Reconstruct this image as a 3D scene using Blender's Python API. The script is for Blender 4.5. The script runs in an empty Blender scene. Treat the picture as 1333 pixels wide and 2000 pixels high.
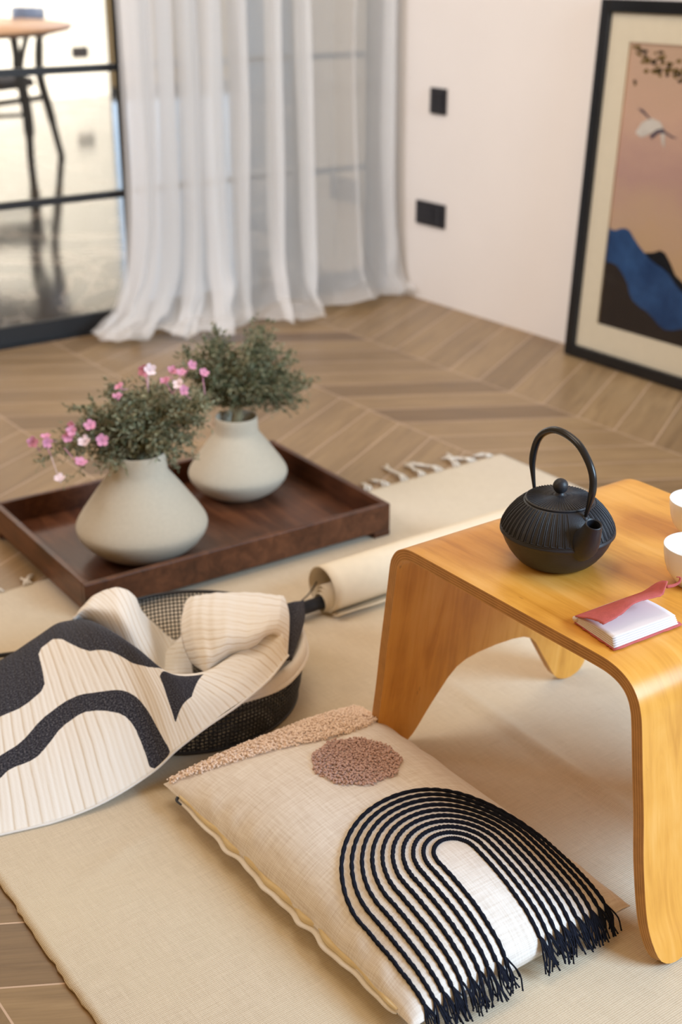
import bpy, bmesh, math, random
from mathutils import Vector, Matrix, noise

# ------------------------------------------------------------------ camera, world, lights, exposure
SC = bpy.context.scene
COL = SC.collection
SC.view_settings.view_transform = 'Standard'
SC.view_settings.look = 'None'
SC.view_settings.exposure = 0.03
SC.view_settings.gamma = 1.0
SC.view_settings.use_curve_mapping = False

CAM_H = 1.07
cam_data = bpy.data.cameras.new('camera')
cam_data.sensor_fit = 'VERTICAL'
cam_data.sensor_height = 36.0
cam_data.sensor_width = 24.0
cam_data.lens = 2550.0 / 2000.0 * 36.0
cam_data.clip_start = 0.05
cam_data.dof.use_dof = True
cam_data.dof.focus_distance = 1.52
cam_data.dof.aperture_fstop = 4.2
cam = bpy.data.objects.new('camera', cam_data)
COL.objects.link(cam)
cam.location = (0, 0, CAM_H)
cam.rotation_euler = (math.radians(90 - 23.2), 0, math.radians(54.2 - 90))
SC.camera = cam

world = bpy.data.worlds.new('world')
SC.world = world
world.use_nodes = True
wb = world.node_tree.nodes['Background']
wb.inputs[0].default_value = (1.0, 0.60, 0.25, 1)
wb.inputs[1].default_value = 0.50


def area(name, loc, target, sx, sy, power, color, spread=180):
    d = bpy.data.lights.new(name, 'AREA')
    d.shape = 'RECTANGLE'
    d.size = sx
    d.size_y = sy
    d.energy = power
    d.color = color
    d.spread = math.radians(spread)
    o = bpy.data.objects.new(name, d)
    COL.objects.link(o)
    o.location = loc
    o.rotation_euler = (Vector(target) - Vector(loc)).to_track_quat('-Z', 'Y').to_euler()
    return o


area('window_light', (2.25, -1.25, 1.65), (0.95, 1.2, 0.0), 1.4, 1.4, 126, (0.55, 0.78, 1.0))
area('left_fill_light', (-0.7, 2.9, 2.3), (2.7, 3.05, 0.45), 1.2, 1.2, 17, (0.96, 0.95, 1.0), 90)  # added fill without a real lamp, lifts the right wall and curtain
area('ceiling_light', (1.1, 1.9, 2.9), (1.1, 1.9, 0.0), 1.4, 1.4, 22, (1.0, 0.86, 0.68))
area('dining_top_fill', (2.6, 6.4, 3.2), (2.6, 6.4, 0.0), 2.5, 2.5, 110, (1.0, 0.93, 0.84))  # unseen overhead fill added to brighten the room beyond the glass
area('dining_wall_fill', (3.4, 8.0, 2.3), (3.7, 10.1, 0.15), 4.0, 0.5, 120, (1.0, 0.93, 0.83), 95)  # added wash, no fixture: brightens the lower far wall, leaves the upper dim
area('dining_window_light', (5.55, 10.09, 1.35), (5.55, 5.0, 1.35), 1.14, 2.6, 21, (0.50, 0.72, 1.0))


# ------------------------------------------------------------------ helpers: tags, meshes
def tag(o, label=None, cat=None, group=None, kind=None):
    if label: o['label'] = label
    if cat: o['category'] = cat
    if group: o['group'] = group
    if kind: o['kind'] = kind
    return o


def empty(name, loc, label=None, cat=None, group=None):
    o = bpy.data.objects.new(name, None)
    COL.objects.link(o)
    o.empty_display_size = 0.05
    o.location = loc
    return tag(o, label, cat, group)


def mesh_obj(name, verts, faces, mats, parent=None, smooth=True, fmat=None, uvs=None):
    """verts are given in world space; a child's origin is its parent's origin"""
    off = Vector((0, 0, 0))
    if parent is not None:
        off = parent_world(parent)
    else:
        n = max(1, len(verts))
        cx = sum(v[0] for v in verts) / n
        cy = sum(v[1] for v in verts) / n
        cz = min(v[2] for v in verts) if verts else 0
        off = Vector((cx, cy, cz))
    me = bpy.data.meshes.new(name)
    me.from_pydata([(v[0] - off.x, v[1] - off.y, v[2] - off.z) for v in verts], [], faces)
    if not isinstance(mats, (list, tuple)):
        mats = [mats]
    for m in mats:
        me.materials.append(m)
    if fmat:
        for p, i in zip(me.polygons, fmat):
            p.material_index = i
    for p in me.polygons:
        p.use_smooth = smooth
    if uvs:
        lay = me.uv_layers.new(name='UVMap')
        for l in me.loops:
            lay.data[l.index].uv = uvs[l.vertex_index]
    me.update()
    o = bpy.data.objects.new(name, me)
    COL.objects.link(o)
    if parent is not None:
        o.parent = parent
    else:
        o.location = off
    return o


def parent_world(p):
    v = Vector((0, 0, 0))
    while p is not None:
        v = v + p.location
        p = p.parent
    return v


class MB:
    """collects shapes for one mesh"""
    def __init__(self):
        self.v = []; self.f = []; self.m = []

    def add(self, v, f, m=0):
        b = len(self.v)
        self.v += [tuple(x) for x in v]
        self.f += [tuple(i + b for i in q) for q in f]
        self.m += [m] * len(f)
        return self

    def box(self, x0, x1, y0, y1, z0, z1, m=0):
        v = [(x, y, z) for z in (z0, z1) for y in (y0, y1) for x in (x0, x1)]
        f = [(0, 2, 3, 1), (4, 5, 7, 6), (0, 1, 5, 4), (1, 3, 7, 5), (3, 2, 6, 7), (2, 0, 4, 6)]
        return self.add(v, f, m)

    def tube(self, pts, r, n=8, m=0, caps=True, flat=1.0):
        pts = [Vector(p) for p in pts]
        if not isinstance(r, (list, tuple)):
            r = [r] * len(pts)
        b = len(self.v)
        prev = None
        for i, p in enumerate(pts):
            a = pts[max(i - 1, 0)]; c = pts[min(i + 1, len(pts) - 1)]
            t = (c - a)
            if t.length < 1e-9: t = Vector((0, 0, 1))
            t.normalize()
            if prev is None:
                u = t.orthogonal().normalized()
            else:
                u = prev - t * prev.dot(t)
                if u.length < 1e-6: u = t.orthogonal()
                u.normalize()
            prev = u
            w = t.cross(u)
            for k in range(n):
                an = 2 * math.pi * k / n
                self.v.append(tuple(p + (u * math.cos(an) + w * math.sin(an) * flat) * r[i]))
        for i in range(len(pts) - 1):
            for k in range(n):
                k2 = (k + 1) % n
                self.f.append((b + i * n + k, b + i * n + k2, b + (i + 1) * n + k2, b + (i + 1) * n + k))
                self.m.append(m)
        if caps:
            self.f.append(tuple(b + k for k in range(n - 1, -1, -1))); self.m.append(m)
            e = b + (len(pts) - 1) * n
            self.f.append(tuple(e + k for k in range(n))); self.m.append(m)
        return self

    def lathe(self, prof, c, n=48, m=0, axis=None):
        b = len(self.v)
        for (r, z) in prof:
            for k in range(n):
                a = 2 * math.pi * k / n
                self.v.append((c[0] + r * math.cos(a), c[1] + r * math.sin(a), c[2] + z))
        for i in range(len(prof) - 1):
            for k in range(n):
                k2 = (k + 1) % n
                self.f.append((b + i * n + k, b + i * n + k2, b + (i + 1) * n + k2, b + (i + 1) * n + k))
                self.m.append(m)
        return self

    def grid(self, P, m=0, close_u=False):
        nu = len(P); nv = len(P[0]); b = len(self.v)
        for row in P:
            for p in row: self.v.append(tuple(p))
        for i in range(nu if close_u else nu - 1):
            i2 = (i + 1) % nu
            for j in range(nv - 1):
                self.f.append((b + i * nv + j, b + i2 * nv + j, b + i2 * nv + j + 1, b + i * nv + j + 1))
                self.m.append(m)
        return self

    def build(self, name, mats, parent=None, smooth=True, uvs=None):
        return mesh_obj(name, self.v, self.f, mats, parent, smooth, self.m, uvs)


def bevel(o, w, seg=2):
    md = o.modifiers.new('bevel', 'BEVEL')
    md.width = w; md.segments = seg; md.limit_method = 'ANGLE'; md.angle_limit = math.radians(40)
    for p in o.data.polygons: p.use_smooth = True
    wn = o.modifiers.new('wn', 'WEIGHTED_NORMAL')
    wn.keep_sharp = True
    return o


def solidify(o, t, offset=-1.0):
    md = o.modifiers.new('solid', 'SOLIDIFY')
    md.thickness = t; md.offset = offset
    return o


def catmull(p, t):
    n = len(p) - 1
    x = min(max(t, 0), 1) * n
    i = min(int(x), n - 1); f = x - i

    def g(j):
        if j < 0: return p[0] * 2 - p[1]
        if j > n: return p[n] * 2 - p[n - 1]
        return p[j]
    a, b, c, d = g(i - 1), g(i), g(i + 1), g(i + 2)
    return 0.5 * ((2 * b) + (c - a) * f + (2 * a - 5 * b + 4 * c - d) * f * f + (3 * b - a - 3 * c + d) * f ** 3)


def smooth_path(pts, n):
    v = [Vector(p) for p in pts]
    return [catmull(v, i / n) for i in range(n + 1)]


# ------------------------------------------------------------------ helpers: node materials
class NT:
    def __init__(self, name):
        self.mat = bpy.data.materials.new(name)
        self.mat.use_nodes = True
        self.t = self.mat.node_tree
        self.b = self.t.nodes['Principled BSDF']
        self.out = self.t.nodes['Material Output']

    def n(self, typ, **kw):
        nd = self.t.nodes.new(typ)
        for k, v in kw.items(): setattr(nd, k, v)
        return nd

    def link(self, a, b): self.t.links.new(a, b)

    def put(self, sock, val):
        if isinstance(val, bpy.types.NodeSocket): self.link(val, sock)
        else:
            if hasattr(sock, 'default_value'):
                if sock.type == 'RGBA' and len(val) == 3: val = (*val, 1)
                sock.default_value = val

    def math(self, op, a, b=0.0, c=0.0):
        nd = self.n('ShaderNodeMath', operation=op)
        self.put(nd.inputs[0], a); self.put(nd.inputs[1], b); self.put(nd.inputs[2], c)
        return nd.outputs[0]

    def mix(self, f, a, b, blend='MIX'):
        nd = self.n('ShaderNodeMix', data_type='RGBA', blend_type=blend)
        self.put(nd.inputs[0], f); self.put(nd.inputs[6], a); self.put(nd.inputs[7], b)
        return nd.outputs[2]

    def obj(self): return self.n('ShaderNodeTexCoord').outputs['Object']
    def uv(self): return self.n('ShaderNodeTexCoord').outputs['UV']
    def pos(self): return self.n('ShaderNodeNewGeometry').outputs['Position']

    def xyz(self, v):
        nd = self.n('ShaderNodeSeparateXYZ'); self.link(v, nd.inputs[0]); return nd.outputs

    def comb(self, x, y, z=0.0):
        nd = self.n('ShaderNodeCombineXYZ')
        self.put(nd.inputs[0], x); self.put(nd.inputs[1], y); self.put(nd.inputs[2], z)
        return nd.outputs[0]

    def mapping(self, v, scale=(1, 1, 1), rot=(0, 0, 0), loc=(0, 0, 0)):
        nd = self.n('ShaderNodeMapping')
        self.link(v, nd.inputs[0])
        nd.inputs['Scale'].default_value = scale
        nd.inputs['Rotation'].default_value = rot
        nd.inputs['Location'].default_value = loc
        return nd.outputs[0]

    def noise(self, v, scale, detail=3.0, rough=0.5, dist=0.0):
        nd = self.n('ShaderNodeTexNoise')
        self.link(v, nd.inputs['Vector'])
        nd.inputs['Scale'].default_value = scale
        nd.inputs['Detail'].default_value = detail
        nd.inputs['Roughness'].default_value = rough
        nd.inputs['Distortion'].default_value = dist
        return nd.outputs['Fac']

    def wave(self, v, scale, dist=0.0, direction='X', detail=2.0, ds=1.0):
        nd = self.n('ShaderNodeTexWave', bands_direction=direction)
        self.link(v, nd.inputs['Vector'])
        nd.inputs['Scale'].default_value = scale
        nd.inputs['Distortion'].default_value = dist
        nd.inputs['Detail'].default_value = detail
        nd.inputs['Detail Scale'].default_value = ds
        return nd.outputs['Fac']

    def ramp(self, f, stops):
        nd = self.n('ShaderNodeValToRGB')
        self.link(f, nd.inputs[0])
        e = nd.color_ramp.elements
        while len(e) < len(stops): e.new(0.5)
        for el, (p, c) in zip(e, stops):
            el.position = p
            el.color = (*c, 1) if len(c) == 3 else c
        return nd.outputs[0]

    def bump(self, h, strength=0.3, dist=0.01):
        nd = self.n('ShaderNodeBump')
        nd.inputs['Strength'].default_value = strength
        nd.inputs['Distance'].default_value = dist
        self.link(h, nd.inputs['Height'])
        self.link(nd.outputs[0], self.b.inputs['Normal'])

    def set(self, color=None, rough=None, metal=None, spec=None, sheen=None, coat=None, coat_r=None, sss=None):
        i = self.b.inputs
        if color is not None: self.put(i['Base Color'], color)
        if rough is not None: self.put(i['Roughness'], rough)
        if metal is not None: self.put(i['Metallic'], metal)
        if spec is not None: self.put(i['Specular IOR Level'], spec)
        if sheen is not None: self.put(i['Sheen Weight'], sheen)
        if coat is not None: self.put(i['Coat Weight'], coat)
        if coat_r is not None: self.put(i['Coat Roughness'], coat_r)
        if sss is not None:
            self.put(i['Subsurface Weight'], sss)
            i['Subsurface Radius'].default_value = (0.01, 0.007, 0.005)
        return self.mat


def plain(name, color, rough=0.6, spec=0.4, nscale=30, namt=0.12, bump=0.0, **kw):
    t = NT(name)
    f = t.noise(t.obj(), nscale, 4)
    c2 = tuple(max(0, c * (1 - namt * 2)) for c in color)
    c1 = tuple(min(1, c * (1 + namt)) for c in color)
    col = t.mix(f, c2, c1)
    t.set(color=col, rough=rough, spec=spec, **kw)
    if bump: t.bump(t.noise(t.obj(), nscale * 6, 3), bump, 0.002)
    return t.mat


def m_floor(wall_x, band_w, pitch, slope, y0):
    t = NT('oak_chevron_tiles')
    s = t.xyz(t.pos())
    a = t.math('DIVIDE', t.math('SUBTRACT', wall_x, s[0]), band_w)
    band = t.math('MAXIMUM', t.math('FLOOR', a), 0.0)                      # the band along the wall is a little wider
    loc = t.math('MULTIPLY', t.math('SUBTRACT', a, band), band_w)      # distance from the band edge nearer the wall
    par = t.math('FLOORED_MODULO', band, 2.0)
    mir = t.math('ADD', t.math('MULTIPLY', loc, t.math('SUBTRACT', 1.0, par)),
                 t.math('MULTIPLY', t.math('SUBTRACT', band_w, loc), par))  # mirrored in odd bands
    yy = t.math('DIVIDE', t.math('SUBTRACT', t.math('ADD', s[1], t.math('MULTIPLY', mir, slope)), y0), pitch)
    idx = t.math('FLOOR', yy)
    fr = t.math('SUBTRACT', yy, idx)
    wn = t.n('ShaderNodeTexWhiteNoise', noise_dimensions='2D')
    t.link(t.comb(t.math('MULTIPLY', band, 3.17), t.math('MULTIPLY', idx, 1.31)), wn.inputs['Vector'])
    rnd = wn.outputs['Value']
    # along/across plank coordinates for the grain
    sgn = t.math('SUBTRACT', t.math('MULTIPLY', par, -2.0), -1.0)
    ang = math.atan(slope)
    along = t.math('ADD', t.math('MULTIPLY', s[0], math.cos(ang)),
                   t.math('MULTIPLY', t.math('MULTIPLY', s[1], math.sin(ang)), sgn))
    across = t.math('SUBTRACT', t.math('MULTIPLY', s[1], math.cos(ang)),
                    t.math('MULTIPLY', t.math('MULTIPLY', s[0], math.sin(ang)), sgn))
    gv = t.comb(t.math('MULTIPLY', along, 1.6), t.math('MULTIPLY', across, 15.0), t.math('MULTIPLY', rnd, 37.0))
    g1 = t.noise(gv, 2.2, 6, 0.62, 0.8)
    g2 = t.noise(t.comb(t.math('MULTIPLY', along, 3.0), t.math('MULTIPLY', across, 70.0), t.math('MULTIPLY', rnd, 11.0)), 4.0, 4)
    col = t.ramp(t.math('ADD', t.math('MULTIPLY', g1, 0.8), t.math('MULTIPLY', g2, 0.25)),
                 [(0.22, (0.15, 0.092, 0.044)), (0.50, (0.27, 0.175, 0.088)), (0.80, (0.375, 0.255, 0.135))])
    tone = t.ramp(rnd, [(0.0, (0.62, 0.58, 0.60)), (0.2, (0.80, 0.78, 0.76)), (0.55, (1.0, 1.0, 1.0)), (1.0, (1.10, 1.10, 1.08))])
    col = t.mix(1.0, col, tone, 'MULTIPLY')
    # joints
    e1 = t.math('MINIMUM', fr, t.math('SUBTRACT', 1.0, fr))
    e1 = t.math('MULTIPLY', e1, pitch * math.cos(ang))
    first = t.math('SUBTRACT', 1.0, t.math('MINIMUM', band, 1.0))
    e2 = t.math('MINIMUM', t.math('ADD', loc, first), t.math('SUBTRACT', band_w, loc))
    e = t.math('MINIMUM', e1, e2)
    j = t.math('LESS_THAN', e, 0.0013)
    col = t.mix(j, col, (0.56, 0.40, 0.29))
    rough = t.math('ADD', 0.28, t.math('MULTIPLY', g1, 0.16))
    t.set(color=col, rough=rough, spec=0.45)
    t.bump(t.math('SUBTRACT', t.math('MULTIPLY', g2, 0.3), j), 0.15, 0.002)
    return t.mat


def m_stone():
    t = NT('dark_marble_tiles')
    p = t.pos()
    n = t.noise(p, 1.1, 8, 0.6, 1.6)
    vein = t.math('SUBTRACT', 1.0, t.math('MULTIPLY', t.math('ABSOLUTE', t.math('SUBTRACT', n, 0.5)), 26.0))
    vein = t.math('MAXIMUM', vein, 0.0)
    base = t.ramp(t.noise(p, 2.5, 6), [(0.3, (0.022, 0.026, 0.034)), (0.7, (0.060, 0.062, 0.070))])
    col = t.mix(t.math('MULTIPLY', vein, 0.6), base, (0.42, 0.37, 0.34))
    t.set(color=col, rough=0.10, spec=0.50)
    return t.mat


def m_wood(name, dark, mid, light, rough, use_uv=True, gs=1.0, coat=0.0, scuffs=False):
    t = NT(name)
    v = t.uv() if use_uv else t.obj()
    s = t.xyz(v)
    gv = t.comb(t.math('MULTIPLY', s[0], 14.0 * gs), t.math('MULTIPLY', s[1], 1.6 * gs), t.math('MULTIPLY', s[2], 14.0 * gs))
    g = t.noise(gv, 2.4, 6, 0.6, 0.9)
    g2 = t.noise(t.comb(t.math('MULTIPLY', s[0], 120.0 * gs), t.math('MULTIPLY', s[1], 6.0 * gs), t.math('MULTIPLY', s[2], 120.0 * gs)), 2.0, 3)
    blot = t.noise(v, 9.0 * gs, 3)
    f = t.math('ADD', t.math('ADD', t.math('MULTIPLY', g, 0.55), t.math('MULTIPLY', g2, 0.12)), t.math('MULTIPLY', blot, 0.33))
    col = t.ramp(f, [(0.34, dark), (0.50, mid), (0.66, light)])
    if scuffs:
        sn = t.noise(t.comb(t.math('MULTIPLY', s[0], 60.0), t.math('MULTIPLY', s[1], 14.0)), 1.6, 2)
        sm = t.math('MULTIPLY', t.math('MAXIMUM', t.math('SUBTRACT', sn, 0.73), 0.0), 9.0)
        col = t.mix(t.math('MINIMUM', sm, 0.8), col, (0.10, 0.04, 0.015))
    t.set(color=col, rough=rough, spec=0.45, coat=coat, coat_r=0.25)
    t.bump(g2, 0.05, 0.001)
    return t.mat


def m_weave(name, c_dark, c_light, sx, sy, bump=0.5, rough=0.95, slub=0.5, rot=0.0, warm=None, bd=0.0015):
    """cloth: two crossed sets of threads with slubs"""
    t = NT(name)
    v = t.mapping(t.obj(), rot=(0, 0, rot))
    a = t.wave(v, sx, 1.5, 'X', 3.0, 2.0)
    b = t.wave(v, sy, 1.5, 'Y', 3.0, 2.0)
    s = t.xyz(v)
    n1 = t.noise(t.comb(t.math('MULTIPLY', s[0], 12.0), t.math('MULTIPLY', s[1], 200.0), s[2]), 2.2, 3)
    n2 = t.noise(t.comb(t.math('MULTIPLY', s[0], 200.0), t.math('MULTIPLY', s[1], 12.0), s[2]), 2.2, 3)
    th = t.math('MULTIPLY', t.math('ADD', a, b), 0.5)
    sl = t.math('MULTIPLY', t.math('ADD', n1, n2), 0.5)
    f = t.math('ADD', t.math('MULTIPLY', th, 1.0 - slub), t.math('MULTIPLY', sl, slub))
    col = t.ramp(f, [(0.30, c_dark), (0.62, c_light)])
    if warm is not None:
        col = t.mix(t.ramp(t.noise(t.obj(), 3.0, 3), [(0.45, (0, 0, 0)), (0.7, (0.45, 0.45, 0.45))]), col, warm)
    t.set(color=col, rough=rough, spec=0.15, sheen=0.15)
    t.bump(f, bump, bd)
    return t.mat


def m_sheer():
    t = NT('sheer_voile')
    v = t.uv()
    thr = t.math('MULTIPLY', t.math('ADD', t.wave(v, 90.0, 1.0, 'X'), t.wave(v, 70.0, 1.0, 'Y')), 0.5)
    dif = t.n('ShaderNodeBsdfDiffuse'); dif.inputs[0].default_value = (0.92, 0.92, 0.92, 1)
    tr = t.n('ShaderNodeBsdfTranslucent'); tr.inputs[0].default_value = (0.92, 0.93, 0.95, 1)
    tp = t.n('ShaderNodeBsdfTransparent')
    m1 = t.n('ShaderNodeMixShader'); m1.inputs[0].default_value = 0.40
    t.link(dif.outputs[0], m1.inputs[1]); t.link(tr.outputs[0], m1.inputs[2])
    m2 = t.n('ShaderNodeMixShader')
    t.put(m2.inputs[0], t.math('ADD', 0.36, t.math('MULTIPLY', thr, 0.30)))
    t.link(tp.outputs[0], m2.inputs[1]); t.link(m1.outputs[0], m2.inputs[2])
    t.link(m2.outputs[0], t.out.inputs[0])
    return t.mat


def m_glass(name='clear_glass', ior=1.45):
    t = NT(name)
    g = t.n('ShaderNodeBsdfGlossy'); g.inputs['Roughness'].default_value = 0.01
    tp = t.n('ShaderNodeBsdfTransparent'); tp.inputs[0].default_value = (0.95, 0.97, 0.97, 1)
    fr = t.n('ShaderNodeFresnel'); fr.inputs[0].default_value = ior
    m = t.n('ShaderNodeMixShader')
    t.link(fr.outputs[0], m.inputs[0]); t.link(tp.outputs[0], m.inputs[1]); t.link(g.outputs[0], m.inputs[2])
    t.link(m.outputs[0], t.out.inputs[0])
    return t.mat


def m_blanket():
    t = NT('woven_throw')
    at = t.n('ShaderNodeAttribute', attribute_name='motif')
    uv = t.uv()
    s = t.xyz(uv)
    # ribs run up the cloth: narrow tan creases between soft cream ribs
    rib = t.wave(uv, 24.0, 1.6, 'X', 2.0, 0.5)
    rib2 = t.wave(uv, 13.0, 2.4, 'X', 2.0, 0.4)
    fine = t.noise(t.comb(t.math('MULTIPLY', s[0], 260.0), t.math('MULTIPLY', s[1], 60.0)), 2.0, 3)
    crease = t.math('ADD', t.math('MULTIPLY', rib, 0.52), t.math('MULTIPLY', rib2, 0.48))
    cream = t.ramp(crease, [(0.02, (0.68, 0.60, 0.50)), (0.17, (0.82, 0.78, 0.72)), (0.6, (0.88, 0.86, 0.83))])
    tw = t.noise(t.comb(t.math('MULTIPLY', s[0], 230.0), t.math('MULTIPLY', s[1], 330.0)), 1.0, 2)
    navy = t.ramp(tw, [(0.42, (0.016, 0.017, 0.026)), (0.62, (0.085, 0.085, 0.105)), (0.75, (0.22, 0.22, 0.24))])
    edge = t.math('ADD', at.outputs['Fac'], t.math('MULTIPLY', t.math('SUBTRACT', fine, 0.5), 0.003))
    f = t.math('GREATER_THAN', edge, 0.0)
    col = t.mix(f, cream, navy)
    t.set(color=col, rough=0.95, spec=0.1, sheen=0.1)
    h = t.math('ADD', t.math('MULTIPLY', crease, 0.8), t.math('MULTIPLY', fine, 0.5))
    t.bump(h, 0.30, 0.002)
    return t.mat


M = {}
M['floor'] = m_floor(2.685, 0.390, 0.124, 0.575, 2.517)
M['stone'] = m_stone()
M['wall'] = plain('warm_white_plaster', (0.84, 0.81, 0.785), 0.85, 0.2, 4, 0.02, 0.05)
M['wall_far'] = plain('cream_plaster', (0.86, 0.82, 0.76), 0.85, 0.2, 4, 0.02)
M['wall_grey'] = plain('blue_grey_plaster', (0.07, 0.12, 0.20), 0.8, 0.2, 4, 0.05)
M['frame'] = plain('black_powder_coat', (0.012, 0.013, 0.016), 0.42, 0.5, 20, 0.1)
M['plate'] = plain('black_plastic', (0.018, 0.017, 0.022), 0.38, 0.5, 20, 0.1)
M['glass'] = m_glass()
M['picture_glass'] = m_glass('anti_reflective_glass', 1.12)
M['sheer'] = m_sheer()
M['rug'] = m_weave('cream_cotton_weave', (0.50, 0.42, 0.31), (0.75, 0.665, 0.53), 190, 120, 0.55, 0.95, 0.55, 0.0, (0.70, 0.61, 0.45))
M['thread'] = plain('cream_thread', (0.80, 0.76, 0.69), 0.95, 0.1, 200, 0.15)
M['ply'] = m_wood('birch_veneer', (0.54, 0.225, 0.025), (0.74, 0.355, 0.058), (0.83, 0.455, 0.120), 0.34, True, 1.0, 0.25, True)
M['ply_light'] = plain('birch_ply_edge', (0.60, 0.31, 0.09), 0.5, 0.4, 60, 0.15)
M['ply_dark'] = plain('birch_ply_edge_dark', (0.46, 0.22, 0.065), 0.6, 0.3, 60, 0.2)
M['walnut'] = m_wood('dark_walnut', (0.035, 0.012, 0.005), (0.088, 0.031, 0.014), (0.155, 0.060, 0.027), 0.38, False, 1.4)
M['ceramic'] = plain('matt_stoneware', (0.56, 0.515, 0.42), 0.75, 0.25, 160, 0.06, 0.12)
M['iron'] = plain('cast_iron', (0.016, 0.019, 0.028), 0.46, 0.5, 90, 0.15, 0.12)
M['iron_smooth'] = plain('enamelled_iron', (0.012, 0.014, 0.018), 0.28, 0.5, 90, 0.1)
M['porcelain'] = plain('white_porcelain', (0.88, 0.86, 0.84), 0.22, 0.5, 10, 0.01)
M['paper'] = plain('notebook_paper', (0.84, 0.80, 0.82), 0.8, 0.2, 30, 0.02)
M['redpaper'] = plain('handmade_red_paper', (0.56, 0.135, 0.135), 0.85, 0.2, 120, 0.12, 0.2)
M['linen'] = m_weave('slub_linen', (0.64, 0.575, 0.515), (0.88, 0.86, 0.84), 260, 260, 0.4, 0.95, 0.80, 0.0)
M['lining'] = plain('cream_calico', (0.78, 0.66, 0.42), 0.9, 0.15, 90, 0.05)
M['cord'] = plain('navy_wool_cord', (0.014, 0.017, 0.030), 0.95, 0.1, 300, 0.3, 0.3)
M['peach'] = plain('peach_tuft', (0.97, 0.83, 0.74), 0.98, 0.1, 90, 0.03)
M['mauve'] = plain('dusty_pink_tuft', (0.66, 0.48, 0.45), 0.98, 0.1, 90, 0.08)
M['throw'] = m_blanket()
M['cotton'] = plain('white_cotton_hem', (0.82, 0.81, 0.80), 0.9, 0.15, 120, 0.04, 0.15)
M['wire'] = plain('black_wire', (0.014, 0.014, 0.018), 0.45, 0.5, 30, 0.1)
M['scroll'] = plain('cream_scroll_cloth', (0.80, 0.71, 0.555), 0.85, 0.2, 60, 0.04)
M['picture_frame'] = plain('black_lacquer', (0.010, 0.011, 0.013), 0.25, 0.5, 20, 0.1)
M['mount'] = plain('cream_mount_board', (0.85, 0.745, 0.605), 0.9, 0.1, 40, 0.03)
M['leaf'] = plain('sage_leaf', (0.36, 0.37, 0.24), 0.8, 0.2, 60, 0.35)
M['leaf_dark'] = plain('olive_leaf', (0.15, 0.18, 0.10), 0.8, 0.2, 60, 0.35)
M['stem'] = plain('brown_green_stem', (0.36, 0.31, 0.19), 0.85, 0.2, 60, 0.25)
M['pink'] = plain('pink_petal', (0.76, 0.35, 0.52), 0.8, 0.2, 60, 0.12)
M['palepink'] = plain('pale_petal', (0.88, 0.73, 0.78), 0.8, 0.2, 60, 0.06)
M['oak_top'] = plain('pale_wood_top', (0.62, 0.36, 0.22), 0.35, 0.4, 12, 0.1)
M['black_wood'] = plain('black_stained_wood', (0.025, 0.030, 0.038), 0.5, 0.4, 20, 0.1)
M['blue_wood'] = plain('slate_blue_stained_wood', (0.20, 0.28, 0.50), 0.35, 0.5, 20, 0.1)
M['seat_dark'] = plain('charcoal_cushion', (0.05, 0.052, 0.075), 0.8, 0.2, 40, 0.1)

# ------------------------------------------------------------------ the setting
WX = 2.745      # right wall
GY = 3.61       # glazed partition


def struct(name, mb, m, smooth=False):
    o = mb.build(name, m, None, smooth)
    return tag(o, kind='structure')


struct('floor', MB().box(-2.6, WX, -1.6, GY + 0.03, -0.05, 0.0), M['floor'])
struct('stone_floor', MB().box(-2.6, 9.5, GY + 0.03, 10.2, -0.05, -0.001), M['stone'])
struct('wall_right', MB().box(WX, WX + 0.12, 0.35, 4.03, 0.0, 2.7), M['wall'])
struct('wall_back', MB().box(-2.6, 4.97, 10.1, 10.2, 0.0, 2.7), M['wall_far'])
struct('wall_back_right', MB().box(6.2, 9.5, 10.1, 10.2, 0.0, 2.7), M['wall_grey'])
struct('wall_far_right', MB().box(9.4, 9.5, 3.8, 10.1, 0.0, 2.7), M['wall_grey'])
# tall window of the dining room, daylight behind it
wf = MB()
wf.box(4.97, 5.00, 10.1, 10.16, 0.0, 2.7).box(6.14, 6.2, 10.1, 10.16, 0.0, 2.7).box(5.00, 6.14, 10.1, 10.16, 0.0, 0.06).box(5.00, 6.14, 10.1, 10.16, 2.6, 2.7)
wobj = struct('window_1', wf, M['frame'])
MB().box(5.00, 6.14, 10.125, 10.135, 0.06, 2.6).build('window_pane', M['glass'], wobj, False)

# black framed glazed doors
def glazed_door(name, x0, x1, y, muntins, stile_l, stile_r):
    mb = MB()
    d = 0.010
    mb.box(x0, x0 + stile_l, y - d, y + d, 0.004, 2.45)
    mb.box(x1 - stile_r, x1, y - d, y + d, 0.004, 2.45)
    mb.box(x0 + stile_l, x1 - stile_r, y - d, y + d, 0.004, 0.058)
    mb.box(x0 + stile_l, x1 - stile_r, y - d, y + d, 2.39, 2.45)
    for z in muntins:
        mb.box(x0 + stile_l, x1 - stile_r, y - 0.009, y + 0.009, z - 0.010, z + 0.010)
    o = struct(name, mb, M['frame'])
    MB().box(x0 + stile_l, x1 - stile_r, y - 0.004, y + 0.004, 0.058, 2.39).build('glass_pane', M['glass'], o, False)
    return o


ZM = (0.406, 0.765, 1.125, 1.485, 1.845)
glazed_door('door_1', 0.55, 1.822, GY, ZM, 0.03, 0.017)
glazed_door('door_2', 1.812, 2.46, GY + 0.024, ZM, 0.012, 0.026)
glazed_door('door_3', 2.437, 2.742, GY, ZM, 0.026, 0.030)
struct('trim_1', MB().box(0.55, WX - 0.002, GY - 0.03, GY + 0.08, 0.0, 0.0035), M['frame'])
struct('trim_2', MB().box(0.55, WX - 0.002, GY - 0.03, GY + 0.08, 2.455, 2.51), M['frame'])
# narrow grey post beside the last door leaf
struct('trim_3', MB().box(WX - 0.045, WX - 0.001, GY - 0.075, GY - 0.03, 0.0, 2.6), plain('grey_post', (0.25, 0.25, 0.26), 0.7, 0.3))

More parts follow.
